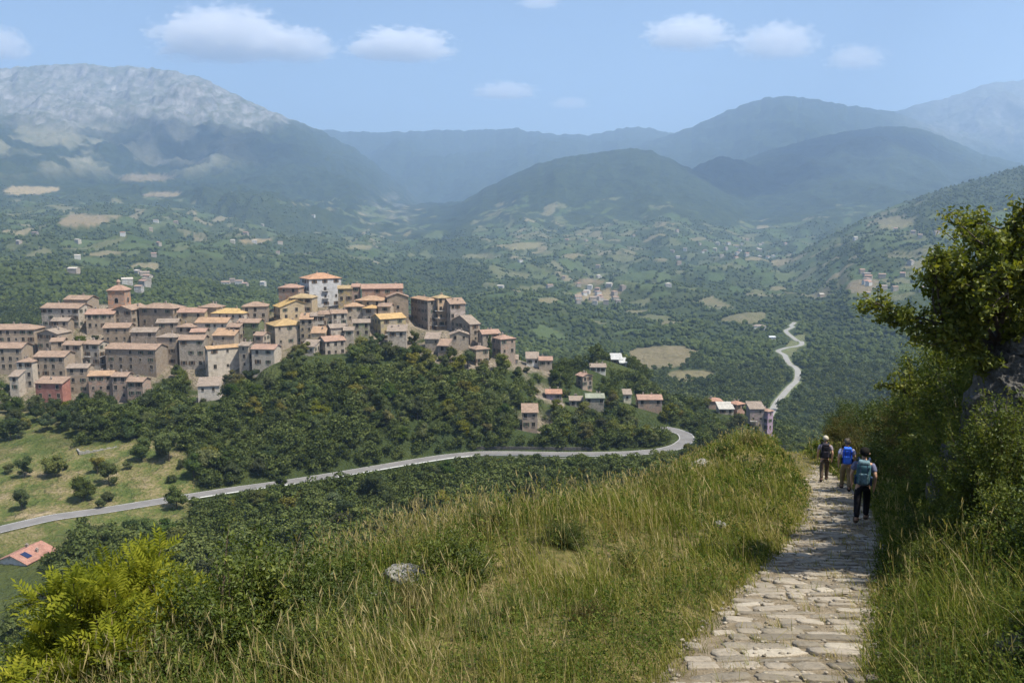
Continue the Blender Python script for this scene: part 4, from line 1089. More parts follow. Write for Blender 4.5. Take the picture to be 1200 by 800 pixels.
def acc(x, y, qx, qy, rng, S_=None):
    ok = _attr(farm, x, y) < .35
    r1, r2, pe = plots(x, y); pa = _attr(patch, x, y); ok &= ~((r1 < pa) & (pe > .13)); ok &= (rng.random(len(x)) > .55 * (pa > .1) * (pe > .2))
    ok &= rng.random(len(x)) > .9 * _attr(alp, x, y)
    d = np.full(len(x), 1e9)
    for fx, fy in FPX[::2]: d = np.minimum(d, ((qx - fx) / 6) ** 2 + np.where(qy > fy, ((qy - fy) / 9) ** 2, ((qy - fy) / 3.5) ** 2))
    ok &= d > 1
    for fx, fy in FARMXY: ok &= ((x - fx) ** 2 + (y - fy) ** 2 > 14 ** 2) & ~((np.abs(x - fx * y / fy) < 9) & (y < fy) & (y > fy - 45))
    hd = np.ones(len(x), bool)
    for (a, b, c) in HOUSES: hd &= (x - a) ** 2 + (y - b) ** 2 > (c + 3) ** 2
    return ok & hd
def acc_near(x, y, qx, qy, rng, S_=None):
    ok = acc(x, y, qx, qy, rng) & ~((qx < 610) & (y < 385) & (y > 352)) & (_attr(town, x, y) < .4) & (_attr(meadow, x, y) < .3)
    d, _ = seg_dist(x, y, ROAD); ok &= d > 4.3
    for i in range(len(x)):
        if ok[i] and (y[i] < 330 and (over_road(x[i], y[i], float(Hs(x[i], y[i])), 6.5 * S_[i], 3.0 * S_[i])) or not free(x[i], y[i], -1.2) or (y[i] < 400 and hides_house(x[i], y[i], float(Hs(x[i], y[i])), 7.5, 3))): ok[i] = False
    return ok
wood('woodland', 26000, (105, 420), (-30, 1040), acc_near, 280, (.3, .8), 31)
wood('woodland', 15000, (400, 900), (-30, 1130), acc, 170, (.55, 1.1), 32)
wood('woodland', 26000, (850, 2000), (-30, 1200), acc, 'blob', (.5, .95), 33)
wood('woodland', 30000, (1800, 3300), (-30, 1230), acc, 'blob', (.55, .95), 34)
# ------------------------------------------------------------------ the paved path
def path_stone_mat():
    t = NT('worn_limestone_paving'); P = t.pos()
    n = t.noise(2.3, 6, .62, P); n2 = t.noise(19, 5, .7, P); s = t.attr('stone')
    base = t.ramp(s, [(0, (.14, .12, .09)), (.35, (.22, .19, .145)), (.7, (.30, .26, .205)), (1, (.38, .335, .265))])
    f = t.ramp(t.math('ADD', t.math('MULTIPLY', n, .5), t.math('MULTIPLY', n2, .5)), [(.3, .55), (.5, .98), (.7, 1.2)])
    col = t.mix(1.0, base, f, 'MULTIPLY')
    moss = t.ramp(t.noise(5.5, 5, .7, P), [(.58, 0), (.72, .6)])
    col = t.mix(moss, col, (.16, .14, .075))
    return t.done(col, .85, t.bump(t.math('ADD', n2, t.math('MULTIPLY', n, 1.2)), .7, .03), .2)
def path_soil_mat():
    t = NT('trodden_gravelly_soil'); P = t.pos(); n = t.noise(3, 6, .65, P); n2 = t.noise(38, 5, .75, P)
    col = t.ramp(t.math('ADD', t.math('MULTIPLY', n, .5), t.math('MULTIPLY', n2, .5)), [(.32, (.085, .07, .04)), (.46, (.18, .145, .095)), (.56, (.27, .22, .155)), (.7, (.38, .33, .25))])
    return t.done(col, .95, t.bump(n2, .9, .03), .1)
M_stone = path_stone_mat(); M_soil = path_soil_mat()
def build_path():
    rng = np.random.default_rng(5); V = []; Fq = []; Ft = []; at_ = []; o = 0
    ys = np.arange(1.0, 62, .12); us = np.linspace(-1, 1, 15)
    X = path_x(ys)[:, None] + us[None] * (path_hw(ys)[:, None] + .22); Y = np.repeat(ys[:, None], 15, 1)
    Z = path_z(Y) + .036 + .012 * fbm(X * 7, Y * 7, 3) + .018 * fbm(X * 2.1, Y * 2.1, 3) - .05 * np.abs(us[None]) ** 6
    B = np.stack([X, Y, Z], -1).reshape(-1, 3); I = np.arange(len(B)).reshape(len(ys), 15)
    q0 = np.stack([I[:-1, :-1], I[:-1, 1:], I[1:, 1:], I[1:, :-1]], -1).reshape(-1, 4)
    V.append(B); Fq.append(q0); at_.append(np.zeros(len(B))); o = len(B); nsoil = len(q0); stone_q = []; stone_t = []
    y = 4.0; n = 16; th = np.linspace(0, 2 * np.pi, n, endpoint=False)
    while y < 58:
        dep = rng.uniform(.16, .33); hw = float(path_hw(y)) + rng.uniform(-.1, .08); cx = float(path_x(y + dep / 2)); cs = 1.0
        u = -hw + rng.uniform(-.06, .14)
        while u < hw - .08:
            w = min(rng.choice([.22, .33, .5, .7], p=[.2, .3, .32, .18]) * rng.uniform(.8, 1.25), hw - u + .07)
            edge = abs(u + w / 2) / hw
            miss = (.10 if edge < .6 else .36) + (.25 if edge < .45 and 10.6 < y < 11.6 else 0)
            if rng.random() > miss:
                a, b = w / 2 - .014, dep / 2 - .014; e = rng.uniform(.3, .6)
                b *= rng.uniform(.82, 1.04)
                cx_ = np.sign(np.cos(th)) * np.abs(np.cos(th)) ** e * a * (1 + rng.normal(0, .055, n)); cy_ = np.sign(np.sin(th)) * np.abs(np.sin(th)) ** e * b * (1 + rng.normal(0, .07, n))
                hh = rng.uniform(.012, .038); tx, ty = rng.normal(0, .05), rng.normal(0, .05)
                rot = rng.normal(0, .09); xr = cx_ * math.cos(rot) - cy_ * math.sin(rot); yr = cx_ * math.sin(rot) + cy_ * math.cos(rot)
                mx, my = cx + u + w / 2, y + dep / 2 + rng.normal(0, .025)
                rings = []
                for sc, zz in ((1.0, -.05), (.985, hh * .6), (.93, hh * .95), (.6, hh * 1.03)):
                    xx, yy = xr * sc, yr * sc; rings.append(np.stack([mx + xx, my + yy, path_z(my + yy) + .03 + zz + xx * tx + yy * ty + rng.normal(0, .003, n)], 1))
                c = np.array([[mx, my, float(path_z(my)) + .03 + hh * 1.03]])
                v = np.concatenate(rings + [c]); m = len(rings)
                for k in range(m - 1):
                    i0 = o + k * n + np.arange(n); i1 = o + k * n + (np.arange(n) + 1) % n; stone_q.append(np.stack([i0, i1, i1 + n, i0 + n], 1))
                i0 = o + (m - 1) * n + np.arange(n); i1 = o + (m - 1) * n + (np.arange(n) + 1) % n; stone_t.append(np.stack([i0, i1, np.full(n, o + m * n)], 1))
                V.append(v); at_.append(np.full(len(v), np.clip(rng.normal(.5, .24), 0, 1))); o += len(v)
            u += w
        y += dep
    # pebbles
    npb = 2600; py_ = 4 + 46 * rng.random(npb) ** 1.6; pu = rng.uniform(-1.15, 1.15, npb); v, f = ICO1; s = rng.uniform(.008, .03, npb)
    px_ = path_x(py_) + pu * path_hw(py_); cen = np.stack([px_, py_, path_z(py_) + .045 + s * .2], 1)
    PV = cen[:, None, :] + v[None] * s[:, None, None] * np.array([1.2, 1, .5]) * (1 + rng.uniform(-.2, .2, (npb, len(v), 1)))
    V.append(PV.reshape(-1, 3)); at_.append(np.repeat(rng.random(npb), len(v))); pf = (f[None] + (np.arange(npb) * len(v))[:, None, None] + o).reshape(-1, 3)
    sq = np.concatenate(stone_q); stt = np.concatenate(stone_t + [pf])
    faces = [np.concatenate([q0, sq]), stt]; mi = np.r_[np.zeros(nsoil), np.ones(len(sq)), np.ones(len(stt))]
    me = raw_mesh('path', np.concatenate(V), faces, [M_soil, M_stone], {'stone': np.concatenate(at_)}, mi, smooth=True)
    tag(add('path', me), kind='structure')
build_path()

# ------------------------------------------------------------------ grass
GRS = [(0, (.045, .065, .014)), (.3, (.09, .125, .022)), (.5, (.15, .175, .03)), (.66, (.25, .235, .06)), (.82, (.36, .29, .13)), (1, (.46, .38, .21))]
M_grass = leaf_mat('meadow_grass', GRS, .42, 0, .45)
def blades(x, y, z, h, w, tint, lean, seg_bend, rng):
    n = len(x); a = rng.uniform(0, 2 * np.pi, n); fx, fy = np.cos(a), np.sin(a)
    la = rng.normal(0, 1, n); lx = fx * lean * .5 + np.cos(la + 2.6) * lean * .5; ly = fy * lean * .5 + np.sin(la + 2.6) * lean * .5
    sx, sy = -fy, fx; V = np.zeros((n, 7, 3))
    for k, (t, ww) in enumerate(((0, 1.0), (.4, .9), (.75, .6), (1.0, 0))):
        bx = lx * h * t ** 2; by = ly * h * t ** 2; bz = h * (t - seg_bend * t ** 3 * .5)
        if k < 3:
            V[:, 2 * k] = np.stack([x + bx - sx * w * ww / 2, y + by - sy * w * ww / 2, z + bz], 1); V[:, 2 * k + 1] = np.stack([x + bx + sx * w * ww / 2, y + by + sy * w * ww / 2, z + bz], 1)
        else: V[:, 6] = np.stack([x + bx, y + by, z + bz], 1)
    b = np.arange(n) * 7
    Q = np.concatenate([np.stack([b, b + 1, b + 3, b + 2], 1), np.stack([b + 2, b + 3, b + 5, b + 4], 1)]); T = np.stack([b + 4, b + 5, b + 6], 1)
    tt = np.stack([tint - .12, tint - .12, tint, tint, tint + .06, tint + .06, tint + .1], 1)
    return V.reshape(-1, 3), Q, T, np.clip(tt, 0, 1).ravel(), np.stack([x + lx * h, y + ly * h, z + h * (1 - seg_bend * .5)], 1)
def sample_near(n, rng, y0, y1, px0, px1, pw=1.0):
    t = rng.random(n); y = (y0 ** (1 - pw) + t * (y1 ** (1 - pw) - y0 ** (1 - pw))) ** (1 / (1 - pw)) if pw != 1 else y0 * (y1 / y0) ** t
    return acol(rng.uniform(px0, px1, n), 620) * y, y
def build_grass():
    rng = np.random.default_rng(8); Vs = []; Qs = []; Ts = []; As = []; o = 0
    def put(V, Q, T, A):
        nonlocal o
        Vs.append(V); Qs.append(Q + o); Ts.append(T + o); As.append(A); o += len(V)
    # green and drying blades over the brow left of the path and on the bank's foot
    x, y = sample_near(470000, rng, 4.2, 75, -220, 1290, .55)
    u = x - path_x(y); hw = path_hw(y); ul = -u - hw; ur = u - hw
    cl = fbm(x * .55, y * .55, 4); cl2 = fbm(x * 1.9 + 4, y * 1.9, 3); dry = fbm(x * .28 + 9, y * .28, 3)
    m = ((ul > -.12 + .10 * cl2) & (ul < 14)) | ((ur > -.06 + .08 * cl2) & (ur < 4.6))
    m &= rng.random(len(x)) < np.clip(.66 + 1.0 * cl2 + .3 * cl, .04, 1)
    m &= rng.random(len(x)) < np.where(ur > 0, 1.0 - .16 * ur, 1)
    edge = np.exp(-np.maximum(ul, 0) / .45) * (ul > -.3)
    bare = sstep(.12, .45, fbm(x * .7 + 20, y * .7 + 3, 3) + .5 * np.exp(-((ul - .7) / .8) ** 2) * (y < 11) - .12)
    m &= rng.random(len(x)) > .45 * bare
    x, y, cl, cl2, dry, edge, ul, ur, bare = (q[m] for q in (x, y, cl, cl2, dry, edge, ul, ur, bare))
    z = Hs(x, y) - .02
    dist = np.hypot(x, y)
    h = rng.gamma(4, .060, len(x)) * np.clip(1 + 1.3 * cl + .6 * cl2, .3, 2.4) * (1 - .62 * edge) * (1 - .4 * bare); h = np.clip(h, .06, .85); h = np.where(ur > -.2, h * (.7 + .5 * sstep(.2, 1.2, ur)), h)
    w = np.maximum(.0055, .00072 * dist) * rng.uniform(.7, 1.4, len(x))
    far_ = sstep(13, 40, y)
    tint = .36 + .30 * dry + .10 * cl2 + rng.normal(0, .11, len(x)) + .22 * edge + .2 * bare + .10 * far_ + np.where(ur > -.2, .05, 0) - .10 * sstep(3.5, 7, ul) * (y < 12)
    tint = np.where(rng.random(len(x)) < .05 + .16 * sstep(-.05, .5, dry), rng.uniform(.72, .98, len(x)), tint)
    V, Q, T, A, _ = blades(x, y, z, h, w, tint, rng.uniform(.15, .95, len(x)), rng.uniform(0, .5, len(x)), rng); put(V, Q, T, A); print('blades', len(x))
    # short trodden grass along the edges of the path
    x, y = sample_near(150000, rng, 5.0, 55, 560, 1080, .5)
    u = x - path_x(y); hw = path_hw(y); ul = -u - hw; ur = u - hw; c = fbm(x * 2.6, y * 2.6, 3)
    m = ((ul > -.16 + .25 * c) & (ul < 1.5)) | ((ur > -.12 + .2 * c) & (ur < .6)) | ((np.abs(u) < hw) & (c > .36)); m &= rng.random(len(x)) < np.clip(.75 + .7 * c, 0, 1)
    x, y, ul, c = x[m], y[m], ul[m], c[m]; n = len(x)
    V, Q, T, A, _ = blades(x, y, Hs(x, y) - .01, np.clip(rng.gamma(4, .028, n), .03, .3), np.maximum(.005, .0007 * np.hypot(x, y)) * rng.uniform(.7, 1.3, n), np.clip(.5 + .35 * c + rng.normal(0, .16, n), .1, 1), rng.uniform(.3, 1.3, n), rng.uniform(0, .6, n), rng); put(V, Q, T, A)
    # tall dry stalks carrying seed heads
    x, y = sample_near(70000, rng, 5.5, 70, -100, 1200, .7)
    u = x - path_x(y); ul = -u - path_hw(y); d = fbm(x * .33 + 2, y * .33 + 7, 3)
    m = (ul > .35) & (ul < 10.5) & (rng.random(len(x)) < np.clip(.02 + .75 * d + .25 * sstep(2.5, 5.5, ul), .02, 1)); m |= (u > path_hw(y) + .2) & (u < 2.6) & (rng.random(len(x)) < .07)
    x, y, ul = x[m], y[m], ul[m]; z = Hs(x, y) - .02; n = len(x); dist = np.hypot(x, y); h = np.clip(rng.normal(.74, .17, n), .35, 1.15); w = np.maximum(.0035, .00048 * dist)
    tint = np.clip(rng.normal(.76, .12, n), .5, 1)
    V, Q, T, A, tip = blades(x, y, z, h, w, tint, rng.uniform(.05, .45, n), rng.uniform(0, .2, n), rng); put(V, Q, T, A); print('stalks', n)
    hl = rng.uniform(.07, .16, n); hw_ = np.maximum(.011, .0013 * dist) * rng.uniform(.7, 1.2, n)
    for k in range(2):
        a = rng.uniform(0, 3.14, n) if k == 0 else a + 1.57
        dx, dy = np.cos(a) * hw_ / 2, np.sin(a) * hw_ / 2; lx, ly = rng.normal(0, .02, n), rng.normal(0, .02, n)
        HV = np.stack([tip - np.stack([lx, ly, hl * .35], 1), tip + np.stack([dx, dy, hl * .15], 1), tip + np.stack([lx, ly, hl * .7], 1), tip + np.stack([-dx, -dy, hl * .15], 1)], 1).reshape(-1, 3)
        put(HV, quads_idx(n), np.zeros((0, 3), int), np.repeat(np.clip(tint + .12, 0, 1), 4))
    me = raw_mesh('meadow_grass', np.concatenate(Vs), [np.concatenate(Qs), np.concatenate(Ts)], [M_grass], {'tint': np.concatenate(As)})
    tag(add('meadow_grass', me), kind='stuff')
build_grass()

# ------------------------------------------------------------------ leafy undergrowth on the brow, the slope under it and the bank
M_herb = leaf_mat('herb_leaves', [(0, (.022, .036, .010)), (.3, (.05, .078, .018)), (.55, (.10, .135, .03)), (.8, (.17, .19, .045)), (1, (.30, .24, .09))], .42, 0, .4)
def build_herbs():
    rng = np.random.default_rng(9)
    x, y = sample_near(46000, rng, 4.5, 60, -200, 1300, .9)
    u = x - path_x(y); ul = -u - path_hw(y); ur = u - path_hw(y); c = fbm(x * .5 + 31, y * .5, 3)
    m = ((ul > -.02 + .25 * np.abs(c)) & (rng.random(len(x)) < np.clip(.30 + .8 * c + .8 * sstep(3.2, 6, ul), 0, 1))) | ((ur > .05) & (rng.random(len(x)) < np.clip(.8 + .5 * c, 0, 1)))
    m &= (ur < 9) & (ul < 22)
    x, y, ul, ur = x[m], y[m], ul[m], ur[m]; n = len(x); k = 17
    hgt = rng.gamma(4, .09, n) * (1 + .6 * sstep(5, 8, ul)) * np.where(ur > 0, np.clip(.4 + .6 * ur, .4, 1.3), 1); R_ = rng.uniform(.08, .24, n)
    dist = np.hypot(x, y); d = unit(n * k, rng).reshape(n, k, 3); rr = rng.random((n, k)) ** .5
    P = np.stack([x[:, None] + d[..., 0] * R_[:, None] * rr, y[:, None] + d[..., 1] * R_[:, None] * rr, Hs(x, y)[:, None] + hgt[:, None] * rng.uniform(.15, 1.05, (n, k))], -1).reshape(-1, 3)
    N = unit(n * k, rng); N[:, 2] = np.abs(N[:, 2]) + .35; N /= np.linalg.norm(N, axis=1, keepdims=True)
    sz = np.repeat(np.maximum(.028, .0030 * dist) * rng.uniform(.7, 1.5, n), k)
    V = leaf_quads(P, N, sz, rng, .5); tint = np.repeat(np.clip(rng.normal(.44, .17, n), 0, 1), k) + rng.normal(0, .08, n * k)
    me = raw_mesh('undergrowth', V, [quads_idx(n * k)], [M_herb], {'tint': np.repeat(np.clip(tint, 0, 1), 4)})
    tag(add('undergrowth', me), kind='stuff'); print('herbs', n)
build_herbs()

# ------------------------------------------------------------------ shrubs of the bank and the brow
M_shl = leaf_mat('bright_shrub_leaves', [(0, (.03, .048, .010)), (.35, (.075, .105, .018)), (.65, (.14, .17, .028)), (1, (.26, .26, .05))], .45, .015, .5)
M_shd = leaf_mat('dark_shrub_leaves', [(0, (.022, .034, .009)), (.4, (.052, .075, .016)), (.7, (.09, .12, .024)), (1, (.16, .18, .045))], .38, .015, .5)
M_sho = leaf_mat('olive_brown_shrub_leaves', [(0, (.04, .04, .014)), (.4, (.085, .08, .028)), (.7, (.14, .125, .045)), (1, (.21, .15, .07))], .4, 0, .4)
M_twig = simple('twigs', (.10, .075, .05), .9, .35, 9.)
def shrub_meshes(rng, R_, Hh, nt, per, leaf, mat, aspect=.5):
    tips = unit(nt, rng); tips[:, 2] = np.abs(tips[:, 2]); k = rng.uniform(.6, 1.1, nt) * (1 + .22 * perlin(tips[:, 0] * 2.2 + 5, tips[:, 1] * 2.2 + tips[:, 2]))
    E = tips * k[:, None] * np.array([R_, R_, Hh]); E[:, 2] += .12
    B = np.stack([rng.normal(0, R_ * .14, nt), rng.normal(0, R_ * .14, nt), np.full(nt, -.15)], 1)
    mid = B * .45 + E * .55; mid[:, 2] += Hh * .12; mid[:, :2] *= .8
    t = rng.beta(2.4, 1.0, (nt, per)) ; t3 = t[..., None]
    P = (1 - t3) ** 2 * B[:, None] + 2 * t3 * (1 - t3) * mid[:, None] + t3 ** 2 * E[:, None]
    P = (P + rng.normal(0, leaf * .95, P.shape)).reshape(-1, 3); n = len(P)
    N = unit(n, rng); N[:, 2] += .55; N /= np.linalg.norm(N, axis=1, keepdims=True)
    V = leaf_quads(P, N, leaf, rng, aspect)
    tint = np.repeat(rng.normal(0, .13, nt), per) + rng.normal(.46, .13, n) + .12 * (t.ravel() - .7)
    fol = raw_mesh('foliage', V, [quads_idx(n)], [mat], {'tint': np.repeat(np.clip(tint, 0, 1), 4)})
    m = MB()
    for q in range(0, nt, 2): m.tube([B[q], mid[q] * .95, E[q]], [.011, .007, .003], 3, cap=False)
    return fol, m.mesh('stems', [M_twig])
SHR = {}
_s = np.random.default_rng(77)
SHR['tall'] = [shrub_meshes(_s, 1.25, 3.0, 280, 130, .062, M_shl, .45) for q in range(2)]
for nm, mat, lf, asp in (('bright', M_shl, .052, .42), ('dark', M_shd, .052, .5), ('olive', M_sho, .046, .38)):
    SHR[nm] = [shrub_meshes(_s, 1.0, _s.uniform(1.0, 1.25), 170, 105, lf, mat, asp) for q in range(3)]
SLAB = {'tall': 'tall upright bright green bush', 'bright': 'bright green small leaved shrub', 'dark': 'dark green dense shrub', 'olive': 'brownish olive dry looking shrub'}
def shrub(kind, x, y, s, label, group, zs=1.0):
    fol, st = SHR[kind][int(_s.integers(len(SHR[kind])))]; z = float(Hs(x, y))
    root = empty('shrub', (x, y, z - .05), float(_s.uniform(0, 6.28))); root.scale = (s, s, s * zs)
    tag(root, label, 'shrub', group); add('foliage', fol, root); add('stems', st, root); return root
BANK = []
for y, u, k, s, lab in [(14.6, 2.55, 'tall', 1.0, 'tall bright bush leaning out just before the dark rock'), (17.4, 3.4, 'tall', 1.15, 'tall bright bush behind the dark rock and above the hikers'), (11.9, 2.75, 'tall', .72, 'tall green bush covering the foot of the dark rock'), (16.0, 3.0, 'tall', 1.2, 'tallest bright bush reaching up beside the oak'), (12.9, 2.4, 'tall', .72, 'bright bush at the corner of the dark rock above the path'), (18.8, 2.6, 'tall', .9, 'bright bush overhanging the path behind the last hiker'), (23.0, 3.0, 'tall', 1.35, 'leafy bush level with the middle hiker on the bank'), (26.5, 3.1, 'tall', 1.35, 'leafy bush on the bank past the middle hiker'), (20.6, 3.0, 'tall', 1.1, 'tall bush farther along the bank, in front of the olive shrubs')]:
    shrub(k, float(path_x(y)) + u, y, s, lab, None)
for (y, u, k, s) in [(6.2, 2.9, 'dark', .8), (7.2, 3.6, 'dark', 1.0), (8.0, 2.3, 'bright', .45), (9.2, 3.7, 'dark', 1.1), (10.4, 3.0, 'bright', .8), (11.4, 1.9, 'bright', .5), (12.2, 3.4, 'bright', 1.0), (13.0, 2.2, 'dark', .6),
    (13.6, 3.5, 'dark', 1.25), (14.6, 2.0, 'dark', .6), (15.4, 2.8, 'bright', 1.15), (16.4, 2.2, 'dark', .7), (16.8, 4.0, 'dark', 1.5), (18.0, 2.6, 'olive', 1.4), (18.6, 1.9, 'bright', .55), (19.8, 3.4, 'dark', 1.75), (15.2, 3.9, 'bright', 1.3), (14.0, 4.4, 'dark', 1.3), (20.8, 2.4, 'dark', .9), (22.4, 3.0, 'olive', 1.7), (23.6, 1.95, 'bright', .8),
    (24.4, 4.2, 'dark', 2.0), (26.2, 2.6, 'dark', 1.25), (28.2, 3.4, 'olive', 2.0), (25.2, 3.2, 'olive', 1.9), (31.0, 4.6, 'dark', 2.1), (29.6, 2.0, 'dark', 1.0), (31.5, 3.0, 'dark', 1.4), (33.5, 2.1, 'olive', 1.1), (35.5, 3.4, 'dark', 1.6), (38, 2.3, 'olive', 1.25), (41, 3.0, 'dark', 1.5), (45, 2.6, 'olive', 1.4), (50, 3.2, 'dark', 1.6), (27, 5.6, 'dark', 1.7), (21.5, 5.6, 'olive', 1.6), (10.4, 4.6, 'dark', 1.5), (33, 5.4, 'dark', 1.7)]:
    shrub(k, float(path_x(y)) + u, y, s, SLAB[k] + ' on the steep bank rising beside the paved path', 'shrubs of the bank, ' + SLAB[k], 1.0)
# bushes growing up from the slope under the brow
for px, pt, Y, k, lab in [(385, 752, 7.9, 'bright', 'green weedy bush low at the end of the grass slope'), (445, 765, 7.4, 'bright', 'small green bush at the lower picture edge in the grass'), (310, 762, 8.0, 'bright', 'lush green bush at the lower picture edge beside the yellow tree'), (30, 735, 10.5, 'bright', 'green bush at the foot of the yellow tree, by the picture corner'), (300, 705, 11.5, 'tall', 'lush bright bush just beyond the yellow tree'), (365, 705, 12.5, 'dark', 'dark lush bush below the brow of the grass'), (250, 745, 9.4, 'bright', 'bright bush low before the yellow tree'),
    (400, 728, 9.8, 'bright', 'green bush at the lower rim of the brow'), (345, 765, 8.3, 'dark', 'dark green bush at the lower picture edge under the brow'), (180, 765, 8.8, 'dark', 'dark bush in the shade under the yellow tree'), (430, 690, 13.5, 'olive', 'olive bush peeping over the brow behind the small boulder')]:
    x = float(acol(px, pt)) * Y; hh_ = at(px, pt, Y).z - float(Hs(x, Y))
    if hh_ > 1.7: k = 'tall'
    shrub(k, x, Y, max(.4, hh_ / (3.15 if k == 'tall' else 1.3)), lab, None)
# shrubs over the brow of the grass
for px, py, Y, k, s, lab in [(530, 650, 11.6, 'bright', .8, 'small bramble bush with yellowish leaves beside the pale boulder in the grass'), (375, 775, 7.6, 'bright', .6, 'leafy weed clump at the lower edge of the grass'), (270, 770, 8.6, 'bright', 1.1, 'bright bush beside the yellow feather leaved tree'), (420, 770, 8.4, 'dark', .6, 'dark weedy bush low in front of the small boulder'), (620, 610, 17.5, 'olive', .6, 'olive weed clump on the hump of the grass brow'), (480, 720, 9.6, 'olive', .5, 'brownish weed clump in the middle of the grass slope'), (570, 625, 14.5, 'dark', .5, 'dark leafy clump beside the olive one on the grass brow'), (335, 740, 9.4, 'dark', 1.05, 'dark bush between the yellow tree and the grass'), (420, 720, 9.0, 'dark', .5, 'low dark bush beside the small boulder'),
    (880, 533, 41, 'olive', .8, 'olive bush on top of the mound beyond the bend'), (850, 545, 37, 'dark', .75, 'dark bush on the mound left of the paved bend'), (800, 560, 32, 'bright', .7, 'green bush at the outer rim of the grass brow'), (770, 575, 28, 'dark', .75, 'dark bush behind the tall grass rim'), (700, 590, 24, 'dark', .6, 'dark low bush in the tall grass rim'), (500, 690, 10.6, 'bright', .4, 'small leafy clump in front of the bramble'), (660, 640, 13.6, 'dark', .42, 'dark weed clump in the middle of the tall grass'), (740, 660, 12.8, 'bright', .36, 'fresh weed clump in the grass nearer the path'), (600, 720, 9.8, 'bright', .34, 'small green clump low in the grass slope'), (690, 735, 9.4, 'olive', .3, 'brown tinged weed clump near the lower grass edge'), (780, 600, 21, 'olive', .6, 'olive weed clump high on the verge above the bend'), (560, 760, 8.6, 'dark', .32, 'dark small clump at the lower edge of the meadow'),
    (895, 600, 24, 'olive', .45, 'small olive tuft bush at the path edge before the bend'), (830, 620, 20, 'bright', .45, 'fresh green leafy clump in the verge halfway along the path')]:
    x = float(acol(px, py)) * Y; shrub(k, x, Y, s, lab, None)
# ------------------------------------------------------------------ rocks
def rock_mat(name, c, dark):
    t = NT(name); P = t.obj(); n = t.noise(1.6, 7, .65, P); n2 = t.noise(9, 6, .7, P)
    col = t.ramp(t.math('ADD', t.math('MULTIPLY', n, .5), t.math('MULTIPLY', n2, .5)), [(.33, dark), (.47, [q * .6 for q in c]), (.56, c), (.7, [min(1, q * 1.3) for q in c])])
    cr = t.n('ShaderNodeTexVoronoi', feature='DISTANCE_TO_EDGE'); cr.inputs['Scale'].default_value = 2.1; t.l(t.mix(.35, P, t.noise(2.0, 4, .6, P, out='Color')), cr.inputs['Vector'])
    crk = t.ramp(cr.outputs['Distance'], [(0, 0), (.05, 1)])
    h = t.math('ADD', t.math('MULTIPLY', crk, .35), n2)
    return t.done(col, .92, t.bump(h, .9, .06), .15)
M_rockd = rock_mat('lichened_grey_rock', (.12, .115, .105), (.03, .03, .027)); M_rockp = rock_mat('pale_limestone', (.33, .315, .28), (.10, .09, .075))
def rock_mesh(name, rng, lumps, mat, sub=5, amp=.22):
    """lumps: (centre, radii) joined into one rough blocky body"""
    V0, F0 = ico(sub); VV = []; FF = []; o = 0
    for c, r in lumps:
        v = V0.copy(); v = np.sign(v) * np.abs(v) ** .72; a = rng.uniform(0, 50)
        d = fbm(v[:, 0] * 1.6 + a, v[:, 1] * 1.6 + v[:, 2] * 1.1, 5) * amp + .12 * np.round(2.2 * perlin(v[:, 0] * 1.9 + a, v[:, 2] * 2.3 - a)) * .5
        v = v * (1 + d[:, None]) * np.array(r) + np.array(c); VV.append(v); FF.append(F0 + o); o += len(v)
    return raw_mesh(name, np.concatenate(VV), [np.concatenate(FF)], [mat], smooth=False)
_k = np.random.default_rng(3)
def z_at(x, y): return float(Hs(x, y))
oc = at(1200, 452, 13.0)
me = rock_mesh('rock_outcrop', _k, [((0, 0, -.55), (1.0, .9, 1.15)), ((.35, .35, .55), (.85, .8, .7)), ((-.55, -.35, -.95), (.55, .5, .75)), ((.85, -.3, -.2), (.8, .7, 1.0)), ((.5, -.5, -1.5), (1.1, .7, .8)), ((1.5, .2, .5), (.9, .8, .8)), ((.6, .2, -2.6), (1.9, 1.3, 1.2)), ((-.5, .5, -2.4), (.9, .9, 1.0))], M_rockd, 5)
for v in me.vertices: v.co = v.co * .74
tag(add('rock_outcrop', me, loc=oc), 'dark grey craggy rock outcrop standing out of the bank under the oak', 'rock')
for px, py, Y, s, lab in [(476, 662, 11.6, (.34, .26, .2), 'pale limestone boulder at the brow of the grass'), (441, 697, 10.4, (.2, .16, .13), 'smaller pale boulder below the bramble in the grass'), (843, 640, 17, (.14, .1, .12), 'pale stone standing in the verge grass'), (548, 642, 12.6, (.28, .2, .14), 'pale flat rock half hidden behind the bramble'), (1196, 778, 6.6, (.22, .2, .26), 'bluish grey stone in the shade at the foot of the bank'), (822, 552, 36, (.5, .3, .3), 'pale stones showing at the rim of the mound')]:
    x = float(acol(px, py)) * Y; z = z_at(x, Y)
    tag(add('boulder', rock_mesh('boulder', _k, [((0, 0, s[2] * .35), s), ((s[0] * .7, s[1] * .3, 0), tuple(q * .6 for q in s))], M_rockp if px < 1100 else M_rockd, 4), loc=(x, Y, z), rz=float(_k.uniform(0, 6))), lab, 'boulder')

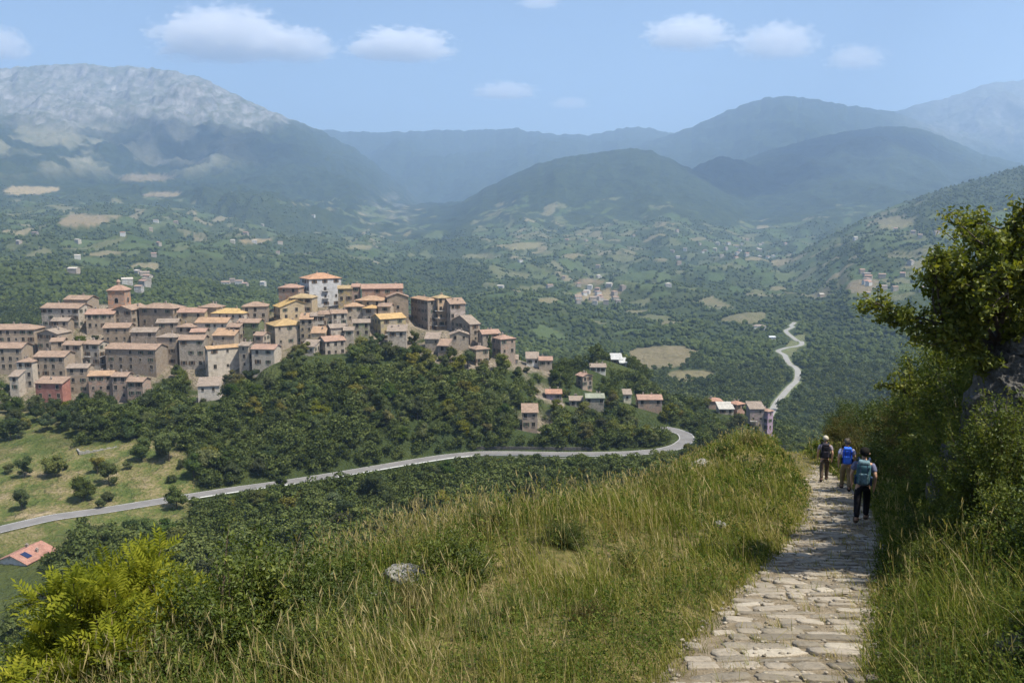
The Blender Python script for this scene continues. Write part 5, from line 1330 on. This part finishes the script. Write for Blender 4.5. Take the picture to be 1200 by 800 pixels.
# ------------------------------------------------------------------ oak over the rock, and the feather leaved tree in front
M_oak = leaf_mat('oak_leaves', [(0, (.045, .06, .010)), (.35, (.10, .125, .018)), (.65, (.18, .20, .028)), (1, (.30, .29, .05))], .45, .02, .5)
M_ash = leaf_mat('feather_leaves', [(0, (.07, .092, .012)), (.35, (.165, .19, .021)), (.65, (.285, .295, .032)), (1, (.44, .41, .06))], .5, 0, .4)
def tree_skeleton(rng, base, aim, length, r0, levels, spread, kids):
    """list of branches [(points, radii)], and twig ends [(point, direction)]"""
    br = []; ends = []
    def grow(p, d, L, r, lev):
        pts = [p]; q = p.copy(); dd = d.copy()
        for k in range(4):
            dd = (dd + Vector(rng.normal(0, .16, 3)) + Vector((0, 0, .07))).normalized(); q = q + dd * L / 4; pts.append(q.copy())
        br.append((pts, [r, r * .88, r * .76, r * .64, r * .5]))
        if lev == 0: ends.append((pts, dd)); return
        n = kids[lev - 1]
        for k in range(n):
            i = 1 + int(rng.integers(4)) if k else 4
            v = (dd * .75 + Vector(rng.normal(0, spread, 3))).normalized(); grow(pts[i], v, L * rng.uniform(.52, .78), r * .55, lev - 1)
    grow(base, aim, length, r0, levels); return br, ends
def branch_mesh(name, br, minr=.0):
    m = MB()
    for pts, rad in br: m.tube(pts, [max(q, .004) for q in rad], 6 if rad[0] > .03 else 4, cap=False)
    return m.mesh(name, [M_bark], smooth=True)
def oak(base, trunk, arms, seed, per, label, name='oak_tree'):
    rng = np.random.default_rng(seed); br = []; ends = []
    for fx, fy, fz, dx, dy, dz, L in arms:
        b, e = tree_skeleton(rng, Vector((fx, fy, fz)), Vector((dx, dy, dz)).normalized(), L, .05, 3, .48, (5, 4, 4)); br += b; ends += e
    P = []; T = []
    for pts, d in ends:
        col = rng.normal(0, .1)
        for t in rng.uniform(.15, 1.1, per):
            i = min(int(t * 4), 3); P.append(np.array(pts[i].lerp(pts[i + 1], t * 4 - i)) + rng.normal(0, .05, 3)); T.append(.5 + col)
    P = np.array(P); n = len(P); N = unit(n, rng); N[:, 2] += .6; N /= np.linalg.norm(N, axis=1, keepdims=True)
    root = empty(name, base); tag(root, label, 'tree')
    V = leaf_quads(P, N, np.full(n, .088), rng, .55)
    add('crown', raw_mesh('crown', V, [quads_idx(n)], [M_oak], {'tint': np.repeat(np.clip(np.array(T) + rng.normal(0, .16, n), 0, 1), 4)}), root)
    br.append(([Vector(p) for p in trunk], [.12, .10, .085, .06][:len(trunk)])); add('trunk', branch_mesh('trunk', br), root); print('oak leaves', n)
oak(at(1172, 408, 13.4), [(.25, .2, -2.0), (.1, .1, -.9), (0, 0, .05)], [(0, 0, 0) + a[:3] + (a[3] * .82,) for a in ((-.35, -.25, .9, 1.15), (.25, .1, 1.0, 1.3), (-.75, -.1, .42, 1.25), (-.6, .35, .2, 1.2), (.5, -.5, .6, 1.0), (-.7, -.35, .1, .85), (.05, .0, 1.15, 1.55), (-.55, -.5, .55, 1.2), (-.7, .1, .0, .8), (.8, -.2, .3, 1.2))], 14, 34, 'young oak with glossy green leaves spreading above the dark rock')
def small_tree(y, u, hgt, seed, label):
    x = float(path_x(y)) + u; z = z_at(x, y) - .2; t = hgt * .34
    arms = [(0, 0, t * f, math.cos(a) * c, math.sin(a) * c, s_, L * hgt / 4.4) for f, a, c, s_, L in ((.6, .4, 1, .35, 1.0), (.7, 1.9, 1, .4, 1.05), (.75, 3.2, 1, .3, 1.15), (.65, 4.4, 1, .35, 1.05), (.9, 5.4, .8, .7, 1.2), (1, 2.6, .6, .9, 1.35), (1, .9, .5, 1, 1.4), (1, 4.0, .25, 1, 1.6))]
    oak((x, y, z), [(0, 0, -.2), (.03, 0, t * .4), (-.02, .04, t * .8), (0, 0, t)], arms, seed, 26, label, 'broadleaf_tree')
small_tree(16.2, 2.95, 4.1, 51, 'small leafy tree just beside the oak, its crown hanging over the bank')
small_tree(19.6, 3.1, 3.9, 52, 'small leafy tree behind the first one, above the nearest hiker')
small_tree(13.4, 4.6, 4.6, 53, 'leafy tree beyond the rock at the picture edge')
def feather_tree():
    rng = np.random.default_rng(19); Yt = 9.4; bx = float(acol(160, 760)) * Yt; bz = z_at(bx, Yt) - .15; top = at(140, 640, Yt).z
    H_ = top - bz; br = []; ends = []
    for k in range(26):
        a = rng.uniform(0, 6.28); s = rng.uniform(.1, 1.5) if k else .02
        b, e = tree_skeleton(rng, Vector((0, 0, 0)), Vector((math.cos(a) * s * 1.35, math.sin(a) * s, 1)).normalized(), H_ * rng.uniform(.37, .46) * (1.05 - .22 * s), .03, 2, .42, (6, 6)); br += b; ends += e
    LV = []; TT = []; rac = MB()
    for pts, d in ends:
        col = rng.normal(0, .12)
        for q in range(10):
            t = rng.uniform(.1, 1.0); i = min(int(t * 4), 3); p = pts[i].lerp(pts[i + 1], t * 4 - i)
            dv = (d * .7 + Vector(rng.normal(0, .6, 3)) + Vector((0, 0, .25))).normalized(); L = rng.uniform(.2, .36)
            side = dv.cross(Vector((0, 0, 1)) + Vector(rng.normal(0, .25, 3))).normalized(); nrm = side.cross(dv)
            tip = p + dv * L - Vector((0, 0, L * .12))
            for j in range(7):
                f = .16 + .84 * j / 6; c0 = p.lerp(tip, f)
                for sg in ((-1, 1) if j < 6 else (0,)):
                    ax = (side * sg * .88 + dv * .5 + nrm * .12).normalized() if sg else dv
                    ll = L * .34 * (1 - .35 * abs(f - .45)); w = ax.cross(nrm).normalized() * ll * .17; m = c0 + ax * ll * .5 + nrm * ll * .07
                    LV += [tuple(c0), tuple(m + w), tuple(c0 + ax * ll), tuple(m - w)]; TT += [.52 + col + rng.normal(0, .1)] * 4
            rac.tube([p, tip], [.0022, .001], 3, cap=False)
    root = empty('feather_leaved_tree', (bx, Yt, bz)); tag(root, 'sunlit yellow green tree with feathery leaves growing up the slope', 'tree')
    LV = np.array(LV); add('crown', raw_mesh('crown', LV, [quads_idx(len(LV) // 4)], [M_ash], {'tint': np.clip(TT, 0, 1)}), root); rac.build('leaf_stalks', M_ash, root)
    add('trunk', branch_mesh('trunk', br), root); print('feather leaflets', len(LV) // 4)
feather_tree()
m = MB(); a, b = at(1055, 447, 17.5), at(1100, 493, 16.9); m.tube([a, a.lerp(b, .5) + Vector((0, 0, .03)), b + (b - a) * .5], [.006, .010, .013], 6); tag(m.build('bare_branch', M_bark), 'pale bare stick leaning among the shrubs of the bank', 'branch')

# ------------------------------------------------------------------ guard rail, retaining wall, ruin, utility poles
def line_offset(L, o):
    T = np.gradient(L[:, :2], axis=0); T /= np.linalg.norm(T, axis=1, keepdims=True) + 1e-9; N = np.stack([T[:, 1], -T[:, 0]], 1)
    Q = L.copy(); Q[:, :2] += N * o; return Q
M_steel = simple('galvanised_steel', (.36, .37, .38), .5, .12, 3., 0, .6)
RL = line_offset(ROAD, 4.0); pxr, _ = project(RL[:, 0], RL[:, 1], RL[:, 2])
def guardrail(i0, i1, label):
    L = RL[i0:i1]; root = empty('guardrail', L[0]); tag(root, label, 'guardrail', None); m = MB(); o = L[0]
    prof = [(-.02, .45), (.05, .52), (-.01, .60), (.05, .68), (-.02, .76)]
    T = np.gradient(L[:, :2], axis=0); T /= np.linalg.norm(T, axis=1, keepdims=True); N = np.stack([T[:, 1], -T[:, 0]], 1)
    for k in range(len(L) - 1):
        for (a, za), (b, zb) in zip(prof[:-1], prof[1:]):
            P = [(L[k, 0] - N[k, 0]*a - o[0], L[k, 1] - N[k, 1]*a - o[1], L[k, 2] + za - o[2]), (L[k+1, 0] - N[k+1, 0]*a - o[0], L[k+1, 1] - N[k+1, 1]*a - o[1], L[k+1, 2] + za - o[2]),
                 (L[k+1, 0] - N[k+1, 0]*b - o[0], L[k+1, 1] - N[k+1, 1]*b - o[1], L[k+1, 2] + zb - o[2]), (L[k, 0] - N[k, 0]*b - o[0], L[k, 1] - N[k, 1]*b - o[1], L[k, 2] + zb - o[2])]
            m.poly(P)
    m.build('rail', M_steel, root)
    d = np.r_[0, np.cumsum(np.hypot(*np.diff(L[:, :2], axis=0).T))]; pm = MB(); pm.box((0, 0, .3), (.1, .14, .95)); pme = pm.mesh('post', [M_steel])
    for s in np.linspace(.5, d[-1] - .5, min(95, int(d[-1] / 3.2))):
        add('post', pme, root, (np.interp(s, d, L[:, 0]) - o[0], np.interp(s, d, L[:, 1]) - o[1], np.interp(s, d, L[:, 2]) - o[2]))
_i = np.where((pxr > 395) & (np.arange(len(RL)) < 190))[0]; guardrail(_i[0], _i[-1] + 1, 'grey steel guardrail along the outer edge of the road before the bend')
_i = np.where((pxr > 195) & (pxr < 360) & (np.arange(len(RL)) < 190))[0]; guardrail(_i[0], _i[-1] + 1, 'grey steel guardrail along the road past the wooded end of the meadow')
M_conc = simple('weathered_concrete', (.30, .28, .255), .9, .3, .8, .4)
def wall_along(name, L, h0, h1, th, label, cat='wall', mat=None):
    m = MB(); o = Vector(L[0]); T = np.gradient(L[:, :2], axis=0); T /= np.linalg.norm(T, axis=1, keepdims=True); N = np.stack([T[:, 1], -T[:, 0]], 1) * th
    for k in range(len(L) - 1):
        a, b = L[k] - o, L[k + 1] - o; a2 = a + np.array([N[k, 0], N[k, 1], 0]); b2 = b + np.array([N[k+1, 0], N[k+1, 1], 0])
        z = lambda p, h: (p[0], p[1], p[2] + h)
        m.poly([z(a2, h0), z(b2, h0), z(b2, h1), z(a2, h1)]); m.poly([z(a2, h1), z(b2, h1), z(b, h1), z(a, h1)]); m.poly([z(a, h1), z(b, h1), z(b, h0), z(a, h0)])
    a, a2 = L[0] - o, L[0] - o + np.array([N[0, 0], N[0, 1], 0]); m.poly([z(a, h0), z(a2, h0), z(a2, h1), z(a, h1)]); b, b2 = L[-1] - o, L[-1] - o + np.array([N[-1, 0], N[-1, 1], 0]); m.poly([z(b2, h0), z(b, h0), z(b, h1), z(b2, h1)])
    tag(m.build(name, mat or M_conc, loc=L[0]), label, cat)
pxc, _ = project(ROAD[:, 0], ROAD[:, 1], ROAD[:, 2]); ii = np.arange(len(ROAD))
_i = np.where((pxc > 600) & (pxc < 755) & (ii < 185))[0]; wall_along('retaining_wall', line_offset(ROAD, 4.35)[_i], -3.2, -.02, .35, 'grey concrete retaining wall holding up the road before the bend', 'wall')
_i = np.where((pxc > 560) & (pxc < 700) & (ii < 185))[0]; wall_along('retaining_wall', line_offset(ROAD, -4.9)[_i], -.6, 1.1, .4, 'low stone wall along the cutting behind the road, shade put into its dark colour', 'wall', M_rockd)  # dark stone colour carries the shadow lying along the cutting
# ruined terrace in the meadow
def ruin():
    Y = 256; a = at(94, 552, Y); b = at(150, 541, Y + 8); g = min(float(Hs(a.x, a.y)), float(Hs(b.x, b.y))) - .4; m = MB(); d = (b - a); L = math.hypot(d.x, d.y); rz = math.atan2(d.y, d.x)
    root = empty('ruined_terrace', (a.x, a.y, g - .3), rz); tag(root, 'ruined low stone terrace wall lying open in the dry meadow', 'ruin')
    rng = np.random.default_rng(4)
    for k in range(14):
        w = L / 14; m.box((w * (k + .5), 0, .8 + rng.uniform(-.25, .25)), (w * .995, .55, 1.5))
    m.build('wall', M_rockp, root); m = MB(); m.box((.3, 2.6, .7), (.5, 4.6, 1.9)); m.box((L - .3, 2.4, .7), (.5, 4.2, 1.5)); m.build('side_wall', M_rockp, root)
    m = MB(); m.box((L / 2, 2.6, .62), (L - 1.1, 4.4, .6)); m.build('floor_slab', M_conc, root)
ruin()
def pole(px, py, Y, h, lab):
    x = float(acol(px, py)) * Y; root = empty('utility_pole', (x, Y, z_at(x, Y) - .3)); tag(root, lab, 'pole')
    m = MB(); m.tube([(0, 0, 0), (0, 0, h)], [.14, .09], 6); m.build('post', M_bark, root); m = MB(); m.box((0, 0, h - .5), (1.4, .1, .12)); m.build('crossarm', M_bark, root)
pole(745, 350, 1500, 22, 'tall thin mast on the valley floor beyond the village end')
# ------------------------------------------------------------------ hikers
def cloth(name, c, var=.2, sc=9.): return simple(name, c, .85, var, sc, .35, 0, .1)
M_skin = simple('skin', (.50, .30, .21), .55, .08, 6.)
def skin_mesh(name, J, E, mat, sub=2, wide=None):
    me = bpy.data.meshes.new(name); names = list(J); idx = {k: i for i, k in enumerate(names)}
    me.from_pydata([J[k][:3] for k in names], [(idx[a], idx[b]) for a, b in E], [])
    o = bpy.data.objects.new(name, me); COL.objects.link(o)
    md = o.modifiers.new('skin', 'SKIN'); md.use_smooth_shade = True; md.branch_smoothing = .6
    for i, k in enumerate(names):
        r = J[k][3]; me.skin_vertices[0].data[i].radius = (r, r); me.skin_vertices[0].data[i].use_root = (i == 0)
    s = o.modifiers.new('sub', 'SUBSURF'); s.levels = sub; s.render_levels = sub
    dg = bpy.context.evaluated_depsgraph_get(); dg.update(); out = bpy.data.meshes.new_from_object(o.evaluated_get(dg)); out.name = name
    bpy.data.objects.remove(o); bpy.data.meshes.remove(me)
    out.materials.clear(); out.materials.append(mat); out.polygons.foreach_set('use_smooth', [True] * len(out.polygons)); return out
def pack_mesh_box(c, d, m, bev, seg=3):
    bm = bmesh.new(); bmesh.ops.create_cube(bm, size=1.0)
    for v in bm.verts: v.co = Vector((v.co.x * d[0], v.co.y * d[1], v.co.z * d[2]))
    bmesh.ops.bevel(bm, geom=bm.edges[:], offset=bev, segments=seg, affect='EDGES', profile=.6)
    for v in bm.verts: v.co += Vector(c)
    me = bpy.data.meshes.new('p'); bm.to_mesh(me); bm.free(); me.materials.append(m); me.polygons.foreach_set('use_smooth', [True] * len(me.polygons)); return me
def hiker(px, py, Y, hgt, step, cols, label, plabel, hat, short_legs=False, arms=(0, 0)):
    shirt, trous, pack, hairc, shoe = cols; x = float(acol(px, py)) * Y
    z = float(path_z(Y)) + .075; dxy = float(path_x(Y + .8) - path_x(Y - .8)) / 1.6; rz = -math.atan(dxy)
    k = hgt / 1.78; root = empty('person', (x, Y, z), rz); root.scale = (k, k, k); tag(root, label, 'person', 'hikers walking down the path')
    f = step    # right foot forward when positive
    J = dict(pelvis=(0,0,.96,.125), belly=(0,.015,1.12,.125), chest=(0,.035,1.32,.145), nb=(0,.04,1.475,.075), neck=(0,.05,1.535,.055), hl=(0,.075,1.60,.078), hm=(0,.07,1.675,.098), ht=(0,.06,1.745,.066), nose=(0,.175,1.645,.012), chin=(0,.125,1.575,.03))
    E = [('pelvis','belly'),('belly','chest'),('chest','nb'),('nb','neck'),('neck','hl'),('hl','hm'),('hm','ht'),('hm','nose'),('hl','chin')]
    sh = {}
    for s, nm in ((-1,'l'),(1,'r')):
        g = f * s; sw = -g * .9
        hip = (s*.095, 0, .90, .09); knee = (s*.10, .14*g + .04, .51 + .015*max(0, -g), .06); ank = (s*.10, .24*g - .05*(g < 0), .095 + .05*(g < 0), .04); toe = (s*.115, .24*g + .13, .04 + .005*(g < 0), .035); heel = (s*.10, .24*g - .09, .045 + .06*(g < 0), .035)
        el = (s*.255, -.06 + .06*sw, 1.16, .042); wr = (s*.245, .06 + .14*sw, .93, .03); pm = (s*.243, .085 + .15*sw, .86, .03); sho = (s*.185, .02, 1.42, .062)
        J.update({nm+'hip': hip, nm+'knee': knee, nm+'ank': ank, nm+'toe': toe, nm+'sho': sho, nm+'el': el, nm+'wr': wr, nm+'pm': pm})
        E += [('pelvis', nm+'hip'), (nm+'hip', nm+'knee'), (nm+'knee', nm+'ank'), (nm+'ank', nm+'toe'), ('chest', nm+'sho'), (nm+'sho', nm+'el'), (nm+'el', nm+'wr'), (nm+'wr', nm+'pm')]
        for q, (dy, L) in enumerate(((-.03, .075), (-.01, .085), (.012, .08), (.032, .065))):
            J[nm+'f%d' % q] = (s*.243, pm[1] + dy + .005, pm[2] - .045, .010); J[nm+'g%d' % q] = (s*.232, pm[1] + dy + .02, pm[2] - .045 - L * .55, .0085); E += [(nm+'pm', nm+'f%d' % q), (nm+'f%d' % q, nm+'g%d' % q)]
        J[nm+'t0'] = (s*.225, pm[1] + .045, pm[2] + .005, .011); J[nm+'t1'] = (s*.215, pm[1] + .065, pm[2] - .035, .009); E += [(nm+'pm', nm+'t0'), (nm+'t0', nm+'t1')]
        sh[nm] = (hip, knee, ank, toe, heel, sho, el, wr)
    add('body', skin_mesh('body', J, E, M_skin, 1), root)
    A = dict(belly=(0,.012,1.10,.15), low=(0,-.002,.90,.172), mid=(0,.0,.98,.160), chest=(0,.03,1.32,.168), nb=(0,.035,1.465,.085)); EE = [('belly','mid'),('mid','low'),('belly','chest'),('chest','nb')]
    for nm, v in sh.items():
        s = -1 if nm == 'l' else 1; A[nm+'s'] = (v[5][0], v[5][1], v[5][2], .082); m_ = Vector(v[5][:3]).lerp(Vector(v[6][:3]), .72); A[nm+'e'] = (m_.x, m_.y, m_.z, .068); EE += [('chest', nm+'s'), (nm+'s', nm+'e')]
    add('shirt', skin_mesh('shirt', A, EE, shirt, 2), root)
    A = dict(w=(0,.0,.985,.148), pel=(0,-.005,.91,.145)); EE = [('w','pel')]
    for nm, v in sh.items():
        hip, knee, ank = v[:3]; A[nm+'h'] = (hip[0], hip[1], .84, .112); A[nm+'k'] = (knee[0], knee[1], knee[2], .085)
        lo = Vector(knee[:3]).lerp(Vector(ank[:3]), .30 if short_legs else .93); A[nm+'a'] = (lo.x, lo.y, lo.z, .075 if short_legs else .066); EE += [('pel', nm+'h'), (nm+'h', nm+'k'), (nm+'k', nm+'a')]
    add('trousers', skin_mesh('trousers', A, EE, trous, 2), root)
    for nm, v in sh.items():
        a, t, h = v[2], v[3], v[4]; add('shoe', skin_mesh('shoe', dict(a=(a[0], a[1], a[2] + .05, .062), h=(h[0], h[1] + .02, h[2] + .005, .062), t=(t[0], t[1] + .02, t[2] + .012, .056), b=(t[0], (t[1] + a[1]) / 2, t[2] + .025, .062)), [('a','h'),('a','b'),('b','t')], shoe, 2), root)
    hv, hf = ico(3); hv = hv * np.array([.104, .122, .112]) + np.array([0, .052, 1.685]); front = hv[:, 1] > .075
    hv[:, 2] = np.where(front & (hv[:, 2] < 1.70), 1.70, hv[:, 2]); hv[:, 1] = np.where(front & (hv[:, 2] <= 1.701), .075, hv[:, 1]); hv += RNG.normal(0, .0025, hv.shape)
    hm = raw_mesh('hair', hv, [hf], [hairc], smooth=True)
    add('cap' if hat else 'hair', hm, root)
    if hat: add('cap_brim', pack_mesh_box((0, .185, 1.705), (.17, .13, .02), hairc, .008, 1), root)
    for s in (-1, 1): add('ear', skin_mesh('ear', dict(a=(s*.098, .06, 1.66, .016), b=(s*.108, .05, 1.645, .018), c=(s*.10, .06, 1.62, .011)), [('a','b'),('b','c')], M_skin, 1), root)
    pk = empty('backpack', (x, Y, z), rz); pk.scale = (k, k, k); tag(pk, plabel, 'backpack', 'backpacks of the hikers')
    body, dark, accent = pack
    add('pack_body', pack_mesh_box((0, -.235, 1.235), (.30, .21, .50), body, .095, 5), pk); add('lid', pack_mesh_box((0, -.225, 1.49), (.25, .20, .12), accent, .055, 4), pk)
    add('front_pocket', pack_mesh_box((0, -.345, 1.15), (.21, .08, .25), accent, .038, 4), pk)
    for s in (-1, 1):
        add('side_pocket', pack_mesh_box((s*.165, -.235, 1.09), (.055, .13, .2), dark, .022), pk)
        m = MB(); m.tube([(s*.09, -.15, 1.46), (s*.11, -.02, 1.56), (s*.125, .12, 1.50), (s*.13, .185, 1.34), (s*.14, .13, 1.16), (s*.15, -.10, 1.02)], [.024, .027, .027, .025, .016, .012], 6); m.build('shoulder_strap', dark, pk, smooth=True)
        m = MB(); m.tube([(s*.07, -.352, 1.48), (s*.075, -.39, 1.30), (s*.07, -.345, 1.02)], [.010, .010, .010], 5); m.build('compression_strap', dark, pk)
    m = MB(); m.tube([(-.03, -.17, 1.52), (-.02, -.16, 1.565), (.02, -.16, 1.565), (.03, -.17, 1.52)], .009, 5); m.build('haul_loop', dark, pk)
    return root
C = lambda n, c: cloth(n, c)
dk = C('black_webbing', (.015, .015, .017)); boot = C('dark_boots', (.05, .04, .035)); boot2 = C('brown_boots', (.13, .09, .06))
hiker(1009, 605, 19.3, 1.80, .8, (C('slate_lavender_shirt', (.13, .14, .22)), C('black_trousers', (.014, .014, .017)), (cloth('teal_pack', (.055, .12, .15), .55, 7.), C('navy_pack', (.025, .04, .08)), cloth('pale_teal_pack', (.12, .19, .22), .7, 12.)), C('black_hair', (.012, .011, .010)), boot2),
      'hiker with dark hair, slate shirt and black trousers, last of the walkers', 'teal patterned backpack worn by the hindmost hiker in black trousers', False, False)
hiker(990, 578, 27.2, 1.76, -.7, (C('pale_lavender_shirt', (.46, .45, .58)), C('khaki_trousers', (.20, .155, .09)), (C('royal_blue_pack', (.02, .08, .52)), dk, C('bright_blue_pack', (.05, .16, .70))), C('grey_brown_hair', (.12, .10, .075)), boot),
      'hiker in a pale lavender shirt and khaki trousers, middle one of the walkers', 'bright royal blue backpack on the hiker in khaki trousers', False)
hiker(965, 567, 30.8, 1.74, .75, (C('mauve_grey_shirt', (.24, .21, .25)), C('brown_trousers', (.10, .075, .055)), (C('black_pack', (.018, .016, .022)), dk, C('charcoal_pack', (.035, .032, .042))), C('beige_cap', (.42, .38, .30)), boot),
      'hiker in a beige cap and dark brown trousers, at the front of the three', 'black backpack on the hiker wearing the beige cap', True)
hiker(947, 541, 72.0, 1.74, -.7, (C('dark_green_shirt', (.03, .04, .035)), C('dark_trousers', (.04, .04, .045)), (C('dark_pack', (.03, .03, .04)), dk, C('dark_pack_lid', (.04, .04, .05))), C('dark_hair', (.02, .018, .015)), boot),
      'tiny distant hiker in dark clothes dropping out of sight over the crest', 'dark backpack on the tiny distant hiker at the crest', False)
# ------------------------------------------------------------------ clouds: real bodies of vapour far behind the range, above the hazy air; unseen ones added overhead for shade
def cloud_mat(seed, dens):
    t = NT('cloud_vapour'); O = t.obj()
    ad = t.n('ShaderNodeVectorMath', operation='ADD'); t.l(O, ad.inputs[0]); ad.inputs[1].default_value = (seed * 3.7, seed * 1.3, seed * 2.1)
    sx = t.n('ShaderNodeSeparateXYZ'); t.l(O, sx.inputs[0])
    n = t.noise(3.1, 8, .64, ad.outputs[0])
    ln = t.n('ShaderNodeVectorMath', operation='LENGTH'); t.l(O, ln.inputs[0])
    flat = t.ramp(sx.outputs[2], [(0, 0), (1, 1)]); fl = t.n('ShaderNodeMapRange'); t.l(sx.outputs[2], fl.inputs[0]); fl.inputs[1].default_value = -.75; fl.inputs[2].default_value = -.35
    f = t.math('SUBTRACT', t.math('ADD', t.math('MULTIPLY', n, 2.3), .06), t.math('ADD', t.math('MULTIPLY', ln.outputs['Value'], .95), .35))
    d = t.math('MULTIPLY', t.math('MULTIPLY', f, 9.0, clamp=True), fl.outputs[0])
    v = t.n('ShaderNodeVolumePrincipled'); v.inputs['Color'].default_value = (.97, .97, .98, 1); v.inputs['Anisotropy'].default_value = .1
    t.l(t.math('MULTIPLY', d, dens), v.inputs['Density']); t.l(v.outputs[0], t.out.inputs['Volume']); return t.mat
def cloud(px, py, wpx, hpx, Y, dens, label, seed):
    c = at(px, py, Y); k = Y / F; V, Fc = ICO2
    o = add('cloud', raw_mesh('cloud', V * 1.25, [Fc], [cloud_mat(seed, dens)]), loc=c); o.scale = (wpx / 2 * k, wpx / 2 * k * .6, hpx / 2 * k)
    tag(o, label, 'cloud', 'clouds over the mountains')
for i, a in enumerate([(-2, 55, 75, 44, 13500, .004, 'white cloud cut by the picture edge above the rocky massif'), (262, 46, 160, 70, 13500, .0048, 'largest white cloud above the rocky massif'), (350, 56, 84, 46, 13700, .0048, 'cloud bank joined to the largest white cloud'), (470, 56, 122, 42, 13500, .006, 'compact bright white cloud just past the largest one'),
    (592, 108, 74, 24, 15200, .0036, 'small low cloud over the saddle of the range'), (632, 3, 50, 20, 13500, .0026, 'little cloud cut off by the top of the picture'), (806, 42, 100, 44, 13500, .0048, 'slanting white cloud over the wooded peaks'), (910, 52, 100, 48, 13600, .0032, 'puffy cloud above the broad peak'), (1003, 70, 70, 34, 13600, .0026, 'cloud next to the puffy one over the broad peak'), (668, 122, 46, 16, 15500, .003, 'faintest wisp of cloud low over the saddle')]):
    cloud(*a, i + 1)
def overhead(P, rx, ry, dens, label, seed):  # clouds out of view, placed along the sun ray to shade chosen slopes
    t_ = (2350 - P[2]) / sd.z; V, Fc = ICO2; c = (P[0] + sd.x * t_, P[1] + sd.y * t_, 2350)
    o = add('cloud', raw_mesh('cloud', V * 1.25, [Fc], [cloud_mat(seed, dens)]), loc=c); o.scale = (rx, ry, 190)
    tag(o, label, 'cloud', None)
overhead((1250, 4700, 260), 620, 520, .012, 'unseen cloud added overhead to shade the wooded hills', 31)
overhead((2150, 5400, 450), 700, 560, .012, 'unseen cloud added above the rounded peak to shade its flank', 32)
overhead((-1700, 4900, 380), 650, 420, .005, 'unseen cloud added above the rocky massif to shade its woods', 33)
cy.volume_bounces = 12; cy.volume_step_rate = 1.0; cy.volume_max_steps = 128
